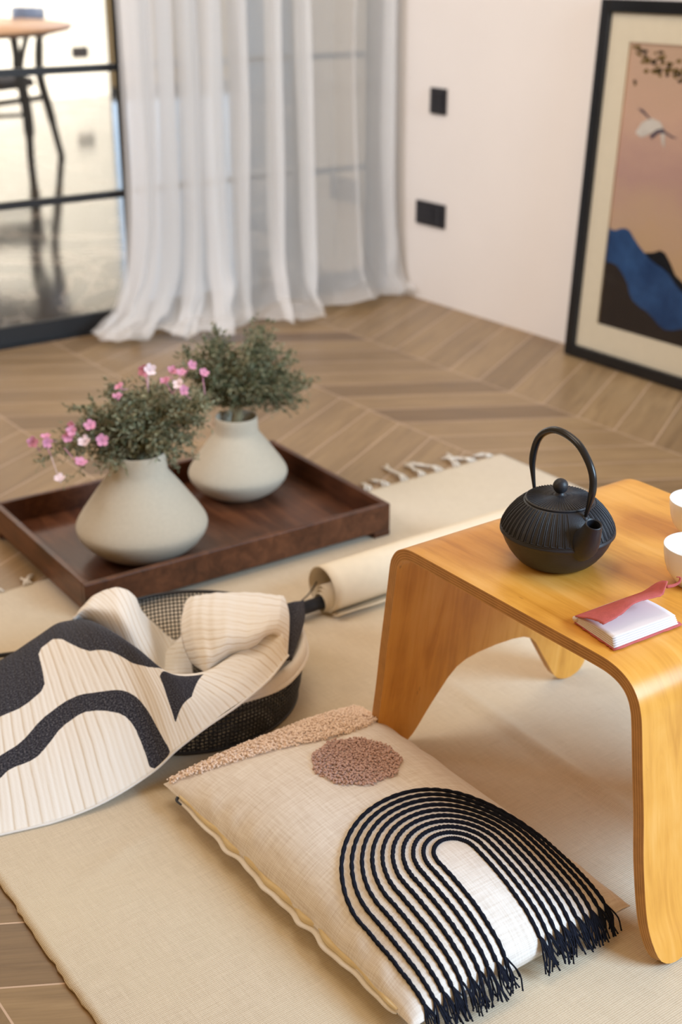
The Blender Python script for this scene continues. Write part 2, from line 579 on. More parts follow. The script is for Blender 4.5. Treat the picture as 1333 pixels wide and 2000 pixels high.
# ------------------------------------------------------------------ wall plates (switch and sockets)
def wall_plate(name, label, cat, p0, p1, nmod, normal='x'):
    """p0,p1 opposite corners (a along the wall, z)"""
    (a0, z0), (a1, z1), base = p0, p1, None
    root = None
    if normal == 'x':
        root = empty(name, (WX, (a0 + a1) / 2, z0), label, cat)
        b = MB().box(WX - 0.010, WX - 0.0003, a0, a1, z0, z1).build('cover_plate', M['plate'], root, False)
        bevel(b, 0.0015)
        w = (a1 - a0 - 0.02) / nmod
        for k in range(nmod):
            c0 = a0 + 0.01 + k * w + 0.0012
            if cat == 'socket' and k != 1:
                md = MB().box(WX - 0.0125, WX - 0.010, c0, c0 + w - 0.0024, z0 + 0.013, z1 - 0.013).build('socket_module', M['plate'], root, False)
                h = MB()
                cy = c0 + w / 2; cz = (z0 + z1) / 2
                for dy, dz in ((0, 0.012), (-0.009, -0.008), (0.009, -0.008)):
                    h.tube([(WX - 0.0132, cy + dy, cz + dz), (WX - 0.0125, cy + dy, cz + dz)], 0.0032, 10)
                h.build('pin_hole', M['iron'], md, False)
            else:
                r = MB().box(WX - 0.0145, WX - 0.010, c0, c0 + w - 0.0024, z0 + 0.013, z1 - 0.013).build('rocker', M['plate'], root, False)
                bevel(r, 0.001)
    else:
        root = empty(name, ((a0 + a1) / 2, normal, z0), label, cat)
        b = MB().box(a0, a1, normal - 0.010, normal - 0.0003, z0, z1).build('cover_plate', M['plate'], root, False)
        r = MB().box(a0 + 0.02, a1 - 0.02, normal - 0.013, normal - 0.010, z0 + 0.015, z1 - 0.015).build('socket_module', M['plate'], root, False)
    return root


wall_plate('light_switch', 'small black square switch plate, higher of two on the right wall', 'switch', (3.240, 0.603), (3.315, 0.681), 2)
wall_plate('wall_socket', 'wide black socket plate low on the right wall under the switch', 'socket', (3.230, 0.251), (3.373, 0.326), 3)
wall_plate('wall_socket', 'black socket plate on the bright far wall beyond the glass door', 'socket', (4.655, 0.305), (4.80, 0.385), 1, 10.1)
# socket on the strip of wall behind the curtain
sk = empty('wall_socket', (WX, 3.72, 0.27), 'dark socket plate seen blurred through the sheer curtain', 'socket')
bevel(MB().box(WX - 0.010, WX - 0.0003, 3.70, 3.86, 0.265, 0.345).build('cover_plate', M['plate'], sk, False), 0.0015)
MB().box(WX - 0.0125, WX - 0.010, 3.72, 3.84, 0.280, 0.330).build('socket_module', M['plate'], sk, False)

# ------------------------------------------------------------------ sheer curtain
def build_curtain(root, yc, top, seed):
    top = top or [(1.755, 0.00), (1.80, -.035), (1.86, .02), (1.84, .05), (1.80, .02), (1.83, -.03), (1.90, -.035), (1.885, .03), (1.93, .05), (1.99, .0), (1.955, -.04),
           (1.93, .0), (1.98, .05), (2.03, .03), (2.06, -.03), (2.02, -.045), (2.00, .01), (2.05, .04), (2.10, .02), (2.125, -.035), (2.145, -.04), (2.135, .02),
           (2.16, .04), (2.20, .025), (2.235, .0), (2.262, -.04), (2.244, -.03), (2.236, .03), (2.262, .045), (2.30, .03), (2.335, .0), (2.372, -.04), (2.352, -.025), (2.345, .02), (2.375, .04),
           (2.42, .02), (2.46, .015), (2.49, .02), (2.53, -.01), (2.545, -.03), (2.553, .0), (2.58, .02), (2.62, .02), (2.655, .0), (2.69, -.035), (2.705, -.02), (2.69, .02), (2.70, .03), (2.725, .0)]
    NSG = len(top) * 7
    T = [Vector((x, yc + y * 0.9, 0)) for x, y in top]
    hem_ctl = [(1.615, 3.50), (1.60, 3.43), (1.66, 3.36), (1.73, 3.37), (1.80, 3.34), (1.88, 3.28), (1.95, 3.26), (2.02, 3.33), (2.09, 3.37), (2.13, 3.34), (2.19, 3.27), (2.27, 3.235),
               (2.31, 3.30), (2.37, 3.36), (2.43, 3.34), (2.49, 3.32), (2.54, 3.33), (2.60, 3.37), (2.66, 3.375), (2.725, 3.345)]
    Hc = [Vector((x, y, 0)) for x, y in hem_ctl]
    rows = [(2.45, 0, 0), (1.7, 0, 0), (1.2, 0, 0), (1.0, .0, 0), (.85, .0, 0), (.7, .01, 0), (.55, .03, 0), (.42, .06, 0), (.32, .10, 0), (.24, .16, 0), (.17, .25, 0), (.115, .36, .1), (.07, .48, .3),
            (.042, .60, .6), (.028, .70, .9), (.022, .78, 1), (.018, .85, 1), (.016, .91, 1), (.013, .96, 1), (.008, 1.0, 1)]
    P = []
    L = []
    for i in range(NSG + 1):
        s = i / NSG
        tp = catmull(T, s)
        # hem position by the x fraction, keeping some of the fold
        xf = (tp.x - 1.755) / (2.725 - 1.755)
        hp = catmull(Hc, 0.35 * s * (T[-1].x - 1.755) / 0.97 + 0.65 * xf) + Vector((0, seed * 0.006, 0))
        col = []
        for (z, b, cr) in rows:
            sc = 1.0 - 0.45 * b
            fx = tp.x + (hp.x - tp.x) * b
            fy = yc + (tp.y - yc) * sc + (hp.y - yc) * b
            zz = z
            if cr > 0:
                nz = noise.noise(Vector((fx * 13, fy * 17, 3.1 + seed))) * 0.5 + 0.5
                zz = z + cr * (0.004 + 0.052 * nz * (1.15 - b) / 0.6 + 0.020 * nz)
                fy += 0.02 * noise.noise(Vector((fx * 22, z * 9, 7.7)))
                fx += 0.015 * noise.noise(Vector((fx * 15, z * 9, 1.7)))
            fx += 0.008 * noise.noise(Vector((s * 40, z * 2.5, 0.3 + seed))) + 0.012 * (1 - min(1, z)) * math.sin(3 * z + s * 9)
            col.append(Vector((min(fx, WX - 0.004), min(fy, GY - 0.035), max(zz, 0.004))))
        P.append(col)
    # finer rows
    R = []
    NR = 90
    uvs = []
    u = 0
    for i, col in enumerate(P):
        if i: u += (T[0] - T[0]).length + (P[i][0] - P[i - 1][0]).length
        rr = []
        for j in range(NR + 1):
            q = catmull(col, j / NR)
            q.z = max(q.z, 0.003)
            q.y = min(q.y, GY - 0.035)
            rr.append(q)
            uvs.append((u, q.z))
        R.append(rr)
    return MB().grid(R).build('panel', M['sheer'], root, True, uvs)


curtain = empty('curtain', (2.2, 3.45, 0.004), 'white sheer floor-length curtain pooling on the floor before the glazed door', 'curtain')
build_curtain(curtain, 3.475, None, 0.0)
build_curtain(curtain, 3.525, [(1.765, 0.00), (1.79, -.03), (1.83, .02), (1.81, .03), (1.785, -.01), (1.82, -.035), (1.87, .0), (1.85, .03), (1.89, .03), (1.93, -.02), (1.90, -.035), (1.895, .01), (1.94, .03),
                                (1.98, .02), (2.01, -.03), (1.975, -.035), (1.98, .0), (2.02, .03), (2.06, .0), (2.09, -.03), (2.06, -.03), (2.07, .01), (2.11, .03), (2.15, -.01), (2.13, -.03), (2.14, .02), (2.175, .03)], 4.0)

# ------------------------------------------------------------------ leaning framed picture
def build_picture():
    import math as m
    root = empty('framed_picture', (2.67, 2.2, 0.0), 'large black-framed crane and mountain picture leaning on the wall', 'picture')
    lean = m.atan(0.05 / 0.95)
    cl, sl = m.cos(lean), m.sin(lean)

    def W(a, q, d):
        """a = world y, q = distance up the picture, d = out of the picture (towards the room)"""
        return (2.674 + q * sl - d * cl, a, q * cl + d * sl + 0.002)

    def slab(mb, a0, a1, q0, q1, d0, d1, mi=0):
        v = [W(a, q, d) for d in (d0, d1) for q in (q0, q1) for a in (a0, a1)]
        return mb.add(v, [(0, 2, 3, 1), (4, 5, 7, 6), (0, 1, 5, 4), (1, 3, 7, 5), (3, 2, 6, 7), (2, 0, 4, 6)], mi)

    A1, A0, Q1 = 2.590, 1.84, 0.958
    fw_, dd = 0.033, 0.012
    f = MB()
    slab(f, A1 - fw_, A1, 0, Q1, -0.018, dd)
    slab(f, A0, A0 + fw_, 0, Q1, -0.018, dd)
    slab(f, A0 + fw_, A1 - fw_, 0, fw_, -0.018, dd)
    slab(f, A0 + fw_, A1 - fw_, Q1 - fw_, Q1, -0.018, dd)
    bevel(f.build('frame', M['picture_frame'], root, False), 0.003)
    # mount: window cut out for the print
    pa0, pa1, p0, p1 = 1.955, 2.486, 0.109, 0.855
    mt = MB()
    slab(mt, pa1, A1 - fw_, fw_, Q1 - fw_, -0.010, -0.002)
    slab(mt, A0 + fw_, pa0, fw_, Q1 - fw_, -0.010, -0.002)
    slab(mt, pa0, pa1, fw_, p0, -0.010, -0.002)
    slab(mt, pa0, pa1, p1, Q1 - fw_, -0.010, -0.002)
    mt.build('mount', M['mount'], root, False)
    # print
    t = NT('sunset_print')
    s = t.xyz(t.obj())
    h = s[2]
    n = t.noise(t.comb(t.math('MULTIPLY', s[1], 3.0), t.math('MULTIPLY', s[2], 5.0)), 1.6, 5, 0.6)
    sky = t.ramp(t.math('ADD', h, t.math('MULTIPLY', t.math('SUBTRACT', n, 0.5), 0.25)),
                 [(0.30, (0.62, 0.41, 0.25)), (0.43, (0.60, 0.40, 0.29)), (0.53, (0.55, 0.34, 0.30)), (0.68, (0.68, 0.44, 0.34)), (0.86, (0.62, 0.42, 0.31))])
    t.set(color=sky, rough=0.6, spec=0.2)
    blue = NT('indigo_mountain')
    nb = blue.noise(blue.obj(), 9.0, 5, 0.6)
    blue.set(color=blue.ramp(nb, [(0.35, (0.022, 0.055, 0.16)), (0.6, (0.045, 0.11, 0.28)), (0.75, (0.10, 0.20, 0.32))]), rough=0.6, spec=0.2)
    mats = [t.mat, blue.mat, plain('dark_umber_paint', (0.040, 0.028, 0.024), 0.7, 0.2), plain('crane_white_paint', (0.74, 0.68, 0.64), 0.7, 0.2),
            plain('crane_grey_paint', (0.13, 0.10, 0.13), 0.7, 0.2), plain('ochre_leaf_paint', (0.20, 0.13, 0.035), 0.7, 0.2), plain('black_peak_paint', (0.012, 0.012, 0.016), 0.7, 0.2)]
    pr = MB()
    slab(pr, pa0, pa1, p0, p1, -0.010, -0.0080, 0)

    def poly(pts, mi, lay):
        d = -0.0080 + 0.0003 * lay
        pts = [(min(max(a, pa0 + .0003), pa1 - .0003), min(max(q, p0 + .0003), p1 - .0003)) for a, q in pts]
        c = (sum(p[0] for p in pts) / len(pts), sum(p[1] for p in pts) / len(pts))
        from mathutils.geometry import tessellate_polygon
        tris = tessellate_polygon([[Vector((a, q, 0)) for a, q in pts]])
        pr.add([W(a, q, d) for a, q in pts], [tuple(x) for x in tris], mi)

    poly([(2.49, 0.30), (2.42, 0.28), (2.30, 0.29), (2.20, 0.26), (2.10, 0.24), (1.95, 0.22), (1.95, 0.10), (2.49, 0.10)], 2, 1)
    poly([(2.35, 0.33), (2.323, 0.335), (2.30, 0.345), (2.283, 0.341), (2.262, 0.32), (2.238, 0.290), (2.20, 0.27), (2.15, 0.25), (2.3, 0.24)], 6, 2)
    poly([(2.49, 0.374), (2.465, 0.371), (2.445, 0.380), (2.427, 0.383), (2.412, 0.378), (2.395, 0.362), (2.375, 0.345), (2.355, 0.332), (2.335, 0.318), (2.31, 0.308), (2.285, 0.300), (2.262, 0.290),
          (2.236, 0.268), (2.20, 0.245), (2.15, 0.225), (2.08, 0.20), (2.08, 0.165), (2.15, 0.150), (2.19, 0.158), (2.221, 0.146), (2.25, 0.142), (2.27, 0.149), (2.29, 0.162), (2.32, 0.178),
          (2.345, 0.184), (2.373, 0.197), (2.388, 0.215), (2.396, 0.235), (2.409, 0.250), (2.425, 0.266), (2.445, 0.280), (2.470, 0.284), (2.49, 0.282)], 1, 3)
    # cranes
    def crane(a, q, sc):
        poly([(a + .040 * sc, q - .016 * sc), (a + .020 * sc, q + .012 * sc), (a - .01 * sc, q + .026 * sc), (a - .042 * sc, q + .018 * sc), (a - .062 * sc, q - .004 * sc), (a - .03 * sc, q - .004 * sc), (a, q - .020 * sc), (a + .018 * sc, q - .026 * sc)], 3, 4)
        poly([(a - .012 * sc, q - .018 * sc), (a - .032 * sc, q - .002 * sc), (a - .055 * sc, q + .004 * sc), (a - .063 * sc, q - .008 * sc), (a - .04 * sc, q - .010 * sc), (a - .018 * sc, q - .028 * sc)], 4, 5)
        poly([(a + .042 * sc, q + .046 * sc), (a + .022 * sc, q + .044 * sc), (a - .004 * sc, q + .026 * sc), (a - .010 * sc, q + .020 * sc), (a + .006 * sc, q + .027 * sc), (a + .028 * sc, q + .038 * sc)], 4, 5)
        poly([(a - .06 * sc, q - .002 * sc), (a - .085 * sc, q - .012 * sc), (a - .105 * sc, q - .016 * sc), (a - .085 * sc, q - .017 * sc), (a - .062 * sc, q - .008 * sc)], 4, 5)
        poly([(a - .045 * sc, q - .004 * sc), (a - .06 * sc, q - .006 * sc), (a - .066 * sc, q - .045 * sc), (a - .056 * sc, q - .035 * sc)], 3, 4)
    crane(2.395, 0.648, 1.0)
    crane(2.17, 0.655, 1.1)
    # leafy twigs along the top
    rnd = random.Random(4)
    for (a, q, nn, sp) in ((2.462, 0.835, 6, .012), (2.438, 0.822, 12, .016), (2.405, 0.803, 18, .020), (2.385, 0.822, 12, .018), (2.365, 0.790, 10, .016), (2.335, 0.800, 14, .018), (2.31, 0.785, 12, .016), (2.27, 0.80, 16, .03), (2.20, 0.81, 20, .04), (2.46, 0.755, 4, .010)):
        for k in range(nn):
            ca = a + rnd.uniform(-sp, sp); cq = q + rnd.uniform(-sp, sp); r = rnd.uniform(.003, .007)
            an = rnd.uniform(0, 3.1)
            pts = [(ca + r * m.cos(an + i * m.pi / 3) * (1.0 if i % 3 else 1.5), cq + r * m.sin(an + i * m.pi / 3) * (0.8)) for i in range(6)]
            poly(pts, 5 if rnd.random() < .75 else 2, 2)
    pr.build('print', mats, root, False)
    gl = MB()
    slab(gl, A0 + fw_ * .6, A1 - fw_ * .6, fw_ * .6, Q1 - fw_ * .6, 0.0005, 0.002)
    gl.build('glass', M['picture_glass'], root, False)


build_picture()

# ------------------------------------------------------------------ cotton rug
RX0, RX1, RY1, RY0 = 0.422, 1.955, 2.080, -0.75


def rug_h(x, y):
    def ridge(ax, ay, bx, by, w, h):
        d = Vector((bx - ax, by - ay)); l = d.length; d /= l
        p = Vector((x - ax, y - ay)); s = p.dot(d)
        e = abs(p.x * d.y - p.y * d.x)
        k = max(0, min(1, s / 0.08)) * max(0, min(1, (l - s) / 0.08))
        return h * k * math.exp(-(e / w) ** 2)
    z = 0.004
    z += ridge(1.19, 1.40, 1.165, 0.86, 0.012, 0.006)
    z += ridge(1.16, 1.86, 1.19, 1.70, 0.010, 0.006)
    z += ridge(1.33, 1.62, 1.95, 1.55, 0.016, 0.005)
    z += ridge(1.02, 0.72, 1.22, 0.55, 0.018, 0.008)
    z += ridge(0.95, 0.62, 1.20, 0.44, 0.018, 0.007)
    z += ridge(0.50, 1.26, 0.655, 1.30, 0.012, 0.003)
    z += ridge(0.70, 0.60, 0.98, 0.52, 0.02, 0.004)
    return z


def build_rug():
    nx, ny = 150, 260
    P = []
    rnd = random.Random(2)
    for i in range(nx + 1):
        col = []
        for j in range(ny + 1):
            x = RX0 + (RX1 - RX0) * i / nx; y = RY0 + (RY1 - RY0) * j / ny
            if i == 0: x += rnd.uniform(-.0025, .0015)
            x += 0.004 * math.sin(y * 5) * (1 - i / nx)
            col.append((x, y, rug_h(x, y)))
        P.append(col)
    root = empty('rug', (1.19, 0.66, 0.0), 'large cream woven cotton rug with a knotted fringe', 'rug')
    o = MB().grid(P).build('woven_field', M['rug'], root)
    solidify(o, 0.003, -1)
    # knotted tassels along the far short edge
    rn = random.Random(11)
    spots = [0.60, 0.66, 0.735, 0.79] + [1.52 + 0.05 * k for k in range(9)]
    for x in spots:
        tb = MB()
        dx, dy = rn.uniform(-.05, .03), rn.uniform(.015, .075)
        knot = Vector((x + dx * .4, RY1 + dy * .5, 0.007))
        for k in range(3):
            a = Vector((x + (k - 1) * .008, RY1 - .004, .005))
            tb.tube(smooth_path([a, a.lerp(knot, .5) + Vector((rn.uniform(-.004, .004), 0, .004)), knot], 6), .0022, 5)
        for k in range(4):
            e = knot + Vector((dx * .7 + rn.uniform(-.015, .015), dy * .7 + rn.uniform(-.004, .01), -.003))
            tb.tube(smooth_path([knot, knot.lerp(e, .5) + Vector((rn.uniform(-.006, .006), rn.uniform(-.003, .003), .002)), e], 6), .0018, 5)
        tb.lathe([(0, -.004), (.0045, -.002), (.0048, .002), (0, .0045)], knot, 8)
        tb.build('tassel', M['thread'], root)


build_rug()

# ------------------------------------------------------------------ bent plywood table
def build_table():
    X0, X1 = 0.968, 1.390
    TH = 0.0155
    # outer profile in (y, z), from the foot near the camera over the top to the far foot
    prof = [(0.727, 0.006), (0.735, 0.030), (0.750, 0.064), (0.763, 0.13), (0.7705, 0.192), (0.779, 0.25), (0.786, 0.300)]
    prof2 = [(0.790, 0.318), (0.796, 0.332), (0.806, 0.344), (0.820, 0.3525), (0.838, 0.3575), (0.862, 0.3590)]
    prof3 = [(0.93, 0.3592), (1.03, 0.3595), (1.12, 0.3598), (1.165, 0.3600)]
    prof4 = [(1.188, 0.3595), (1.203, 0.3565), (1.216, 0.3495), (1.225, 0.339), (1.2305, 0.326)]
    prof5 = [(1.2345, 0.300), (1.243, 0.24), (1.250, 0.192), (1.258, 0.13), (1.267, 0.072), (1.2715, 0.030), (1.275, 0.006)]
    ctl = [Vector((0, y, z)) for y, z in prof + prof2 + prof3 + prof4 + prof5]
    N = 260
    pts = [catmull(ctl, i / N) for i in range(N + 1)]
    S = [0]
    for a, b in zip(pts, pts[1:]): S.append(S[-1] + (b - a).length)
    nor = []
    for i in range(N + 1):
        t = (pts[min(i + 1, N)] - pts[max(i - 1, 0)]).normalized()
        nor.append(Vector((0, -t.z, t.y)))      # outward
    # foot interval widths as a function of height: (x left, x right) for the front foot
    zr = [(0.006, 1.003), (0.0072, 1.010), (0.010, 1.018), (0.015, 1.027), (0.022, 1.035), (0.035, 1.045), (0.05, 1.055), (0.08, 1.075), (0.105, 1.092), (0.118, 1.105), (0.126, 1.122), (0.130, 1.145), (0.1315, 1.179)]
    zl = [(0.006, 0.997), (0.0072, 0.990), (0.010, 0.983), (0.015, 0.9765), (0.022, 0.972), (0.030, 0.9693), (0.040, 0.968), (0.14, 0.968)]

    def interp(tab, z):
        if z <= tab[0][0]: return tab[0][1]
        for (a, b), (c, d) in zip(tab, tab[1:]):
            if z <= c: return b + (d - b) * (z - a) / (c - a)
        return tab[-1][1]
    MIDX = (X0 + X1) / 2
    ZT = 0.1315

    # add stations exactly at useful heights for the arch
    st = []
    for i in range(N + 1): st.append((pts[i], nor[i], S[i]))

    def refine(side):
        out = []
        for z, _ in zr + zl[:-1]:
            best = None
            rng_ = range(0, N) if True else None
            for i in rng_:
                a, b = pts[i], pts[i + 1]
                if side == 0 and a.z < z <= b.z and i < N // 2: best = (i, (z - a.z) / (b.z - a.z))
                if side == 1 and a.z >= z > b.z and i > N // 2: best = (i, (a.z - z) / (a.z - b.z))
            if best:
                i, f = best
                out.append((pts[i].lerp(pts[i + 1], f), nor[i].lerp(nor[i + 1], f).normalized(), S[i] + (S[i + 1] - S[i]) * f))
        return out
    st += refine(0) + refine(1)
    st.sort(key=lambda q: q[2])
    ded = [st[0]]
    for q in st[1:]:
        if q[2] - ded[-1][2] > 1e-4: ded.append(q)
    st = ded
    SA, SB = None, None
    for i, q in enumerate(st):
        if SA is None and q[0].z > 0.295: SA = i
        if q[0].z > 0.295: SB = i

    root = empty('plywood_table', (MIDX, 1.0, 0.004), 'low honey-coloured bent plywood table holding the teapot', 'table')

    def emit(name, i0, i1):
        bm = bmesh.new()
        nl = bm.verts.layers.int.new('st')
        NXF = 10

        def row(i):
            p = st[i][0]
            if p.z >= ZT - 1e-5 or (st[i][2] > 0.35 * st[-1][2] and st[i][2] < 0.65 * st[-1][2]):
                xs = [X0 + (MIDX - X0) * k / NXF for k in range(NXF + 1)]
                return [xs, [2 * MIDX - x for x in reversed(xs)]]
            a, b = interp(zl, p.z), interp(zr, p.z)
            xs = [a + (b - a) * k / NXF for k in range(NXF + 1)]
            return [xs, [2 * MIDX - x for x in reversed(xs)]]
        prev = None
        for i in range(i0, i1 + 1):
            p, n, s = st[i]
            cur = []
            for seg in row(i):
                vs = []
                for x in seg:
                    v = bm.verts.new((x, p.y, p.z)); v[nl] = i
                    vs.append(v)
                cur.append(vs)
            if prev:
                for A, B in zip(prev, cur):
                    for k in range(len(A) - 1):
                        bm.faces.new((A[k], A[k + 1], B[k + 1], B[k]))
            prev = cur
        bmesh.ops.remove_doubles(bm, verts=bm.verts, dist=1e-6)
        bm.verts.ensure_lookup_table()
        V = []; F = []; MI = []; UV = []
        idx = {}
        inner = {}
        for v in bm.verts:
            idx[v] = len(V); V.append(tuple(v.co)); UV.append((v.co.x, st[v[nl]][2]))
        for v in bm.verts:
            n = st[v[nl]][1]
            inner[v] = len(V); q = v.co - n * TH; V.append(tuple(q)); UV.append((v.co.x + .5, st[v[nl]][2] + .3))
        for f in bm.faces:
            F.append(tuple(idx[v] for v in f.verts)); MI.append(0)
            F.append(tuple(inner[v] for v in reversed(f.verts))); MI.append(0)
        # plies along every free edge except the joints to the neighbouring part
        NL = 9
        for e in bm.edges:
            if len(e.link_faces) != 1: continue
            a, b = e.verts
            if (a[nl] == b[nl]) and a[nl] in (i0, i1) and 0 < a[nl] < len(st) - 1: continue
            fv = list(e.link_faces[0].verts)
            ia = fv.index(a)
            if fv[(ia + 1) % len(fv)] != b: a, b = b, a
            na, nb_ = st[a[nl]][1], st[b[nl]][1]
            for k in range(NL):
                base = len(V)
                t0, t1 = TH * k / NL, TH * (k + 1) / NL
                V += [tuple(a.co - na * t0), tuple(b.co - nb_ * t0), tuple(b.co - nb_ * t1), tuple(a.co - na * t1)]
                UV += [(0, 0)] * 4
                F.append((base + 1, base, base + 3, base + 2)); MI.append(1 if k % 2 == 0 else 2)
        o = mesh_obj(name, V, F, [M['ply'], M['ply_light'], M['ply_dark']], root, True, MI, UV)
        bm.free()
        return o
    emit('side_panel', 0, SA)
    emit('tabletop', SA, SB)
    emit('side_panel', SB, len(st) - 1)


build_table()

# ------------------------------------------------------------------ cast iron teapot
TZ = 0.3598


def build_teapot():
    C = Vector((1.098, 1.057, TZ))
    root = empty('teapot', C, 'black cast iron teapot with arched handle on the plywood table', 'teapot')
    up = [(0.0790, 0.0470), (0.0772, 0.0530), (0.0735, 0.0600), (0.0680, 0.0675), (0.0620, 0.0740), (0.0555, 0.0795), (0.0495, 0.0835), (0.0470, 0.0850)]
    prof = [(0.0, 0.0005), (0.040, 0.0005), (0.046, 0.002), (0.053, 0.006), (0.060, 0.0125), (0.067, 0.021), (0.0725, 0.030), (0.0765, 0.039), (0.0778, 0.0425), (0.0800, 0.0440), (0.0800, 0.0458)] + up + [(0.044, 0.0845), (0.0, 0.0845)]
    ctl = prof
    KR = 0.905
    ctl = [(r * KR, z) for r, z in ctl]
    up = [(r * KR, z) for r, z in up]
    body = MB().lathe(ctl, C, 96)
    # spout, towards -y
    d = Vector((-0.26, -0.966, 0)).normalized()
    sp = MB()
    path = [C + d * 0.052 + Vector((0, 0, 0.044)), C + d * 0.064 + Vector((0, 0, 0.052)), C + d * 0.073 + Vector((0, 0, 0.064)), C + d * 0.079 + Vector((0, 0, 0.076)), C + d * 0.082 + Vector((0, 0, 0.0845))]
    pp = smooth_path(path, 14)
    rr = [0.0205, 0.0203, 0.0199, 0.0192, 0.0183, 0.0172, 0.0161, 0.0150, 0.0140, 0.0131, 0.0123, 0.0116, 0.0110, 0.0106, 0.0104]
    sp.tube(pp, rr, 28, caps=False)
    # lip and bore
    end = pp[-1]; ax = (pp[-1] - pp[-3]).normalized()
    sp.tube([end, end + ax * 0.0008], [0.0104, 0.0097], 28, caps=False)
    sp.tube([end + ax * 0.0008, end - ax * 0.0004], [0.0097, 0.0082], 28, caps=False)
    sp.tube([end - ax * 0.0004, end - ax * 0.026], [0.0082, 0.0075], 28, caps=False)
    sp.tube([end - ax * 0.026, end - ax * 0.0265], [0.0075, 0.001], 28)
    body.build('body', M['iron'], root)
    sp.build('spout', M['iron'], root)

    # raised slots on the shoulder
    def at(r, z, a, lift=0.0003):
        return C + Vector(((r + lift) * math.cos(a), (r + lift) * math.sin(a), z + lift * .6))
    rel = MB()
    n = 52
    prof_up = [(0.0782 * KR, 0.0500)] + up[1:-1]
    sa = math.atan2(d.y, d.x)
    for k in range(n):
        a = 2 * math.pi * k / n
        dd = (a - sa + math.pi) % (2 * math.pi) - math.pi
        if abs(dd) < 0.25: continue
        w = 2 * math.pi / n
        for off in ((-0.36, 0.36),):
            L1 = [at(r, z, a + off[0] * w) for r, z in reversed(prof_up)]
            L2 = [at(r, z, a + off[1] * w) for r, z in prof_up]
            rel.tube(L1 + L2, 0.0007, 5, caps=False)
    ring = [at(0.0786 * KR, 0.0485, 2 * math.pi * i / 96) for i in range(97)]
    rel.tube(ring, 0.0006, 5, caps=False)
    rel.build('relief', M['iron'], root)

    lid = MB().lathe([(0.0420, 0.0842), (0.0432, 0.0850), (0.0432, 0.0866), (0.0418, 0.0874), (0.032, 0.0888), (0.020, 0.0902), (0.0065, 0.0912), (0.0055, 0.0930), (0.0050, 0.0950), (0.0, 0.0950)], C, 72)
    lo = lid.build('lid', M['iron'], root)
    lr = MB()
    for k in range(64):
        a = 2 * math.pi * k / 64
        r0 = 0.0085 if k % 2 == 0 else 0.016
        lr.tube([C + Vector((r * math.cos(a), r * math.sin(a), z)) for r, z in ((r0, 0.0912 - (r0 - .0065) * .07), (0.032, 0.0891), (0.0412, 0.0879))], [0.0003, 0.00045, 0.0006], 4, caps=False)
    lr.build('relief', M['iron'], lo)
    kb = MB()
    kb.lathe([(0.0096 * math.sin(math.pi * i / 16), 0.1028 - 0.0096 * math.cos(math.pi * i / 16)) for i in range(17)], C, 28)
    kb.build('knob', M['iron'], lo)

    # handle in the plane of the spout
    h = Vector((0.11, 0.994, 0)).normalized()
    hp = [(-0.0500, 0.077), (-0.0545, 0.094), (-0.0580, 0.108), (-0.0600, 0.122), (-0.0570, 0.138), (-0.0470, 0.152), (-0.0290, 0.1655), (-0.005, 0.1715), (0.018, 0.1705), (0.038, 0.161), (0.0500, 0.148), (0.0565, 0.131), (0.0585, 0.114), (0.0555, 0.098), (0.0500, 0.077)]
    pts = smooth_path([C + h * a + Vector((0, 0, z)) for a, z in hp], 60)
    rad = []
    for i in range(61):
        f = min(i, 60 - i) / 60
        rad.append(0.0019 + min(1, f / 0.17) * 0.0028)
    MB().tube(pts, rad, 14).build('handle', M['iron_smooth'], root)
    for s in (-1, 1):
        lg = MB()
        c = C + h * (0.050 * s) + Vector((0, 0, 0.0765))
        lg.tube([c - Vector((0, 0, .003)), c + Vector((0, 0, 0.004))], [0.0052, 0.0036], 12)
        lg.build('lug', M['iron'], root)


build_teapot()

# ------------------------------------------------------------------ porcelain cups
def build_cup():
    root = empty('teacup', (0, 0, 0))
    prof = [(0.0, 0.003), (0.019, 0.003), (0.020, 0.0), (0.0225, 0.0), (0.0235, 0.004), (0.029, 0.009), (0.0355, 0.018), (0.0395, 0.029), (0.0418, 0.041), (0.0428, 0.0505), (0.0424, 0.0515), (0.0416, 0.0505),
            (0.0402, 0.040), (0.0375, 0.028), (0.033, 0.018), (0.026, 0.0105), (0.0, 0.0075)]
    MB().lathe([(r * .94, z) for r, z in prof], (0, 0, 0), 56).build('bowl', M['porcelain'], root)
    return root


cup = build_cup()
cup.location = (1.190, 0.912, TZ)
tag(cup, 'white handleless porcelain cup nearer the red notebook', 'cup', 'white porcelain cups')
c2 = cup.copy(); COL.objects.link(c2)
for ch in list(cup.children):
    k = ch.copy(); COL.objects.link(k); k.parent = c2
c2.location = (1.306, 1.004, TZ)
tag(c2, 'white handleless porcelain cup at the far edge of the table', 'cup', 'white porcelain cups')

